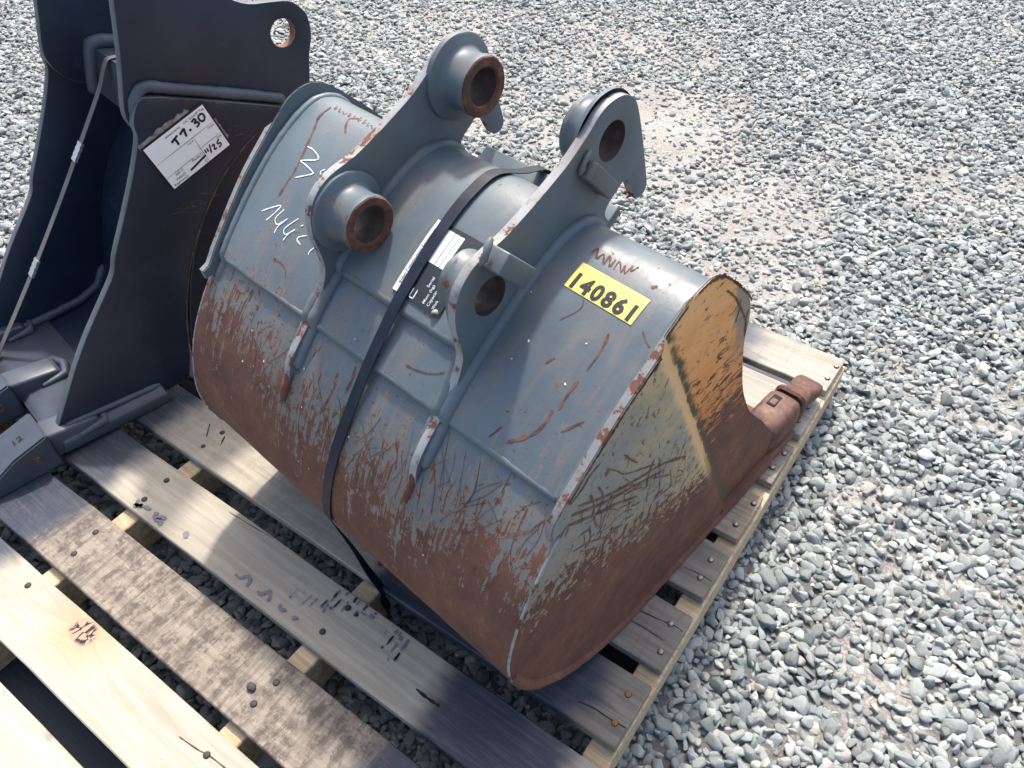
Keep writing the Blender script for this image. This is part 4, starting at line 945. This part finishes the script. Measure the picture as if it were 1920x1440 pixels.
# teeth: welded shank with a wedge tip pinned to it
g = G('pin_end', .7); nn = g.noise(g.coord(), 120, 4); g.out(g.ramp(nn, [(.3, (.02, .018, .018)), (.6, (.12, .07, .05)), (.85, (.35, .25, .18))]), normal=g.bump(nn, .8, .003)); M_PIN = g.m
def black_tooth(uc):
    a = hexa('tooth_shank', [kl(uc-.030, .045, .004), kl(uc+.030, .045, .004), kl(uc+.030, .150, .026), kl(uc-.030, .150, .026), kl(uc-.028, .045, .066), kl(uc+.028, .045, .066), kl(uc+.028, .140, .052), kl(uc-.028, .140, .052)], black, (M_BLKT,), .006, 2)
    tube('weld_seam', [kl(uc-.032, .10, .034), kl(uc-.030, .148, .036), kl(uc, .158, .038), kl(uc+.030, .148, .036), kl(uc+.032, .10, .034)], .010, a, M_BLKW, 8, .07, seed=uc)
    # wedge tip
    bm = bmesh.new(); P = [(.047, .002, .046, .082), (-.02, .0, .0455, .064), (-.115, -.001, .045, .012)]
    rings = []
    for v, z0, hu, z1 in P: rings.append([bm.verts.new(kl(uc-hu, v, z0)), bm.verts.new(kl(uc+hu, v, z0)), bm.verts.new(kl(uc+hu*.96, v, z1)), bm.verts.new(kl(uc-hu*.96, v, z1))])
    for r0, r1 in zip(rings, rings[1:]):
        for k in range(4): bm.faces.new((r0[k], r0[(k+1) % 4], r1[(k+1) % 4], r1[k]))
    bm.faces.new(rings[0][::-1]); bm.faces.new(rings[-1])
    bmesh.ops.recalc_face_normals(bm, faces=bm.faces)
    es = [e for e in bm.edges if e.calc_face_angle() > .5]
    bmesh.ops.bevel(bm, geom=es, offset=.0035, segments=2, affect='EDGES', clamp_overlap=True)
    t = from_bm('tooth_tip', bm, black, (M_BLKT,), 40)
    for sg in (-1, 1):
        bm = bmesh.new(); bmesh.ops.create_cone(bm, cap_ends=True, segments=18, radius1=.0085, radius2=.0072, depth=.006, matrix=Matrix.Translation(kl(uc+sg*.0448, .012, .040)) @ Matrix.Rotation(R(90), 4, 'Y'))
        from_bm('pin', bm, t, (M_PIN,), 40)
    vf = fit_text('12', .018, .013, -.009, 0, .01)
    tv = lambda x, y: kl(uc+.006-y+.006, .012-x, .0735-.0*(x)) 
    mapped('cast_number', vf, lambda x, y: kl(uc+.010-y, .004+x, .0711+.2687*(.004+x+.02-.004)*.0+.2687*(.004+x-.004)+.0005), t, M_DARK)
for uc in (CR-.011, -1.5450, CLF+.011): black_tooth(uc)

# strap of the black bucket with two crimped seals
strap2 = empty('strap', OB+U2*C2U+V2*C2V, TB)
tag(strap2, 'thin grey binding strap with two crimped seals hanging inside the black bucket', 'strap')
g = G('strap_grey', .45); g.out(g.mix(g.noise(g.coord(), 30, 4), (.085, .082, .08), (.17, .16, .155))); M_STRAP2 = g.m
g = G('seal_steel', .3, .8); g.out(g.mix(g.noise(g.coord(), 90, 3), (.55, .57, .58), (.80, .82, .82))); M_SEAL = g.m
A0 = np.array(kl(-1.634, .494, .561)); A1 = np.array(kl(-1.672, .062, .034))
tops = [kl(-1.612, .575, .556), kl(-1.622, .535, .563), tuple(A0+np.array((.002, .004, .006))), tuple(A0+np.array((-.002, -.010, -.006)))]
mid = [tuple(A0+(A1-A0)*t+np.array((0, 0, -.012*math.sin(math.pi*t)))) for t in (.08, .2, .4, .6, .8, .95)]
ribbon('band', tops+mid+[tuple(A1), tuple(A1+np.array((-.001, -.014, -.012))), tuple(A1+np.array((-.001, -.012, -.05)))], .0145, (1, .05, 0), strap2, (M_STRAP2,))
for t in (.27, .66):
    c = A0+(A1-A0)*t+np.array((0, 0, -.012*math.sin(math.pi*t))); d = (A1-A0)/np.linalg.norm(A1-A0); sx = np.array((1., 0, 0)); sx -= d*(sx@d); sx /= np.linalg.norm(sx); nn = np.cross(d, sx)
    if nn[1] > 0: nn = -nn
    vs, fs = [], []
    prof = [(-.020, 1.0), (-.012, .80), (-.006, 1.0), (.0, .82), (.006, 1.0), (.012, .80), (.020, 1.0)]
    for a, k in prof:
        for x, y in ((-1, -1), (1, -1), (1, 1), (-1, 1)): vs.append(c+d*a+sx*x*.0098*k+nn*(y*.0028))
    for i in range(len(prof)-1):
        for k in range(4): fs.append((4*i+k, 4*i+(k+1) % 4, 4*i+4+(k+1) % 4, 4*i+4+k))
    fs += [(0, 1, 2, 3), (24, 25, 26, 27)]
    from_py('seal', vs, fs, strap2, (M_SEAL,), 30)

# paper tag stuck to the black bucket
TAGC = [Vector(kl(CR+.0016, v, w)) for v, w in ((.535, .5600), (.410, .519), (.438, .430), (.563, .474))]   # top-right, top-left, bottom-left, bottom-right as read
tag_o = empty('paper_tag', OB+U2*C2U+V2*C2V, TB)
tag(tag_o, 'white paper tag with handwritten T7-30 stuck to the side of the black bucket', 'tag')
TO = TAGC[1]; TXv = TAGC[0]-TAGC[1]; TYv = TAGC[1]-TAGC[2]
TW, THt = TXv.length, TYv.length
exx = TXv.normalized(); eyy = (TYv-exx*TYv.dot(exx)).normalized()
def on_tag(o): return lambda x, y: tuple(TAGC[2]+exx*(x+(.0))+eyy*y+Vector((o, 0, 0)))
g = G('tag_border', .4); g.out((.010, .010, .012)); M_TB = g.m
g = G('tag_paper', .6); g.out(g.mix(g.noise(g.coord(), 25, 3), (.84, .87, .88), (.90, .92, .93))); M_PAPER = g.m
g = G('tape_residue', .8); nn = g.noise(g.coord(), 90, 5, .7); g.out(g.mix(g.step(nn, .4, .65), (.30, .29, .29), (.12, .12, .125))); M_TAPE = g.m
mapped('tape_residue', strokes_mesh([([(-.004, THt+.004), (.03, THt+.0045), (.07, THt+.004), (.105, THt+.003)], .016), ([(TW+.004, .012), (TW+.003, .03), (TW+.001, .06)], .008)], .01, 8, .35), on_tag(-.0006), tag_o, M_TAPE)
mapped('tag_border', rect(-.0034, TW+.0034, -.0030, THt+.0042), on_tag(.0), tag_o, M_TB)
mapped('tag_sheet', rect(0, TW, 0, THt), on_tag(.0005), tag_o, M_PAPER)
w_, h_ = TW, THt
rules = [[(0, .60*h_), (w_, .60*h_)], [(0, .265*h_), (.60*w_, .265*h_)], [(.60*w_, .33*h_), (w_, .33*h_)], [(.63*w_, .60*h_), (.63*w_, .0)]]
def ringp(cx, cy, r): return [(cx+r*math.cos(2*math.pi*k/12), cy+r*math.sin(2*math.pi*k/12)) for k in range(13)]
rings_ = [ringp(.245*w_, .215*h_, .0022), ringp(.245*w_, .125*h_, .0022), ringp(.245*w_, .040*h_, .0022), ringp(.595*w_, .225*h_, .0022), ringp(.595*w_, .135*h_, .0022), ringp(.595*w_, .045*h_, .0022)]
mapped('tag_print', join_vf(strokes_mesh(rules, .0009, 3), strokes_mesh(rings_, .0007, 2),
    fit_text('OC Schd/IP Tag', .34*w_, .0062, .64*w_, .895*h_, .003), fit_text('00000278738', .245*w_, .0034, .325*w_, .905*h_, .004), fit_text('Notes', .105*w_, .0042, .875*w_, .535*h_, .004), fit_text('Date', .08*w_, .0042, .90*w_, .265*h_, .004),
    fit_text('Lot #', .085*w_, .0042, .525*w_, .525*h_, .004), fit_text('Fluids', .13*w_, .0052, .435*w_, .195*h_, .006), fit_text('360', .075*w_, .0048, .135*w_, .19*h_, .006), fit_text('Video', .125*w_, .0048, .095*w_, .10*h_, .006), fit_text('Rephoto', .185*w_, .0058, .035*w_, .012*h_, .006)), on_tag(.0008), tag_o, M_BLACK)
def hx(L): return [(x*w_, y*h_) for x, y in L]
HAND = [(hx([(.355, .775), (.41, .80), (.48, .825)]), .0042), (hx([(.42, .80), (.425, .72), (.42, .655)]), .0042), (hx([(.51, .80), (.56, .83), (.60, .845), (.585, .77), (.57, .69)]), .0042), (hx([(.645, .745), (.685, .755)]), .0042),
        (hx([(.735, .855), (.79, .875), (.80, .835), (.765, .805), (.805, .79), (.81, .735), (.755, .715)]), .0040), (hx([(.88, .88), (.85, .84), (.855, .76), (.90, .735), (.93, .79), (.925, .86), (.88, .88)]), .0040),
        (hx([(.665, .26), (.66, .17)]), .0030), (hx([(.70, .255), (.695, .165)]), .0030), (hx([(.765, .285), (.715, .10)]), .0030), (hx([(.775, .215), (.815, .225), (.80, .17), (.785, .125), (.83, .125)]), .0030), (hx([(.92, .245), (.875, .215), (.87, .175), (.905, .165), (.895, .115), (.85, .105)]), .0030), (hx([(.335, .095), (.45, .115), (.64, .155)]), .0045)]
mapped('handwriting', strokes_mesh(HAND, .004, 5, .12), on_tag(.0010), tag_o, M_BLACK)
bpy.context.view_layer.update()
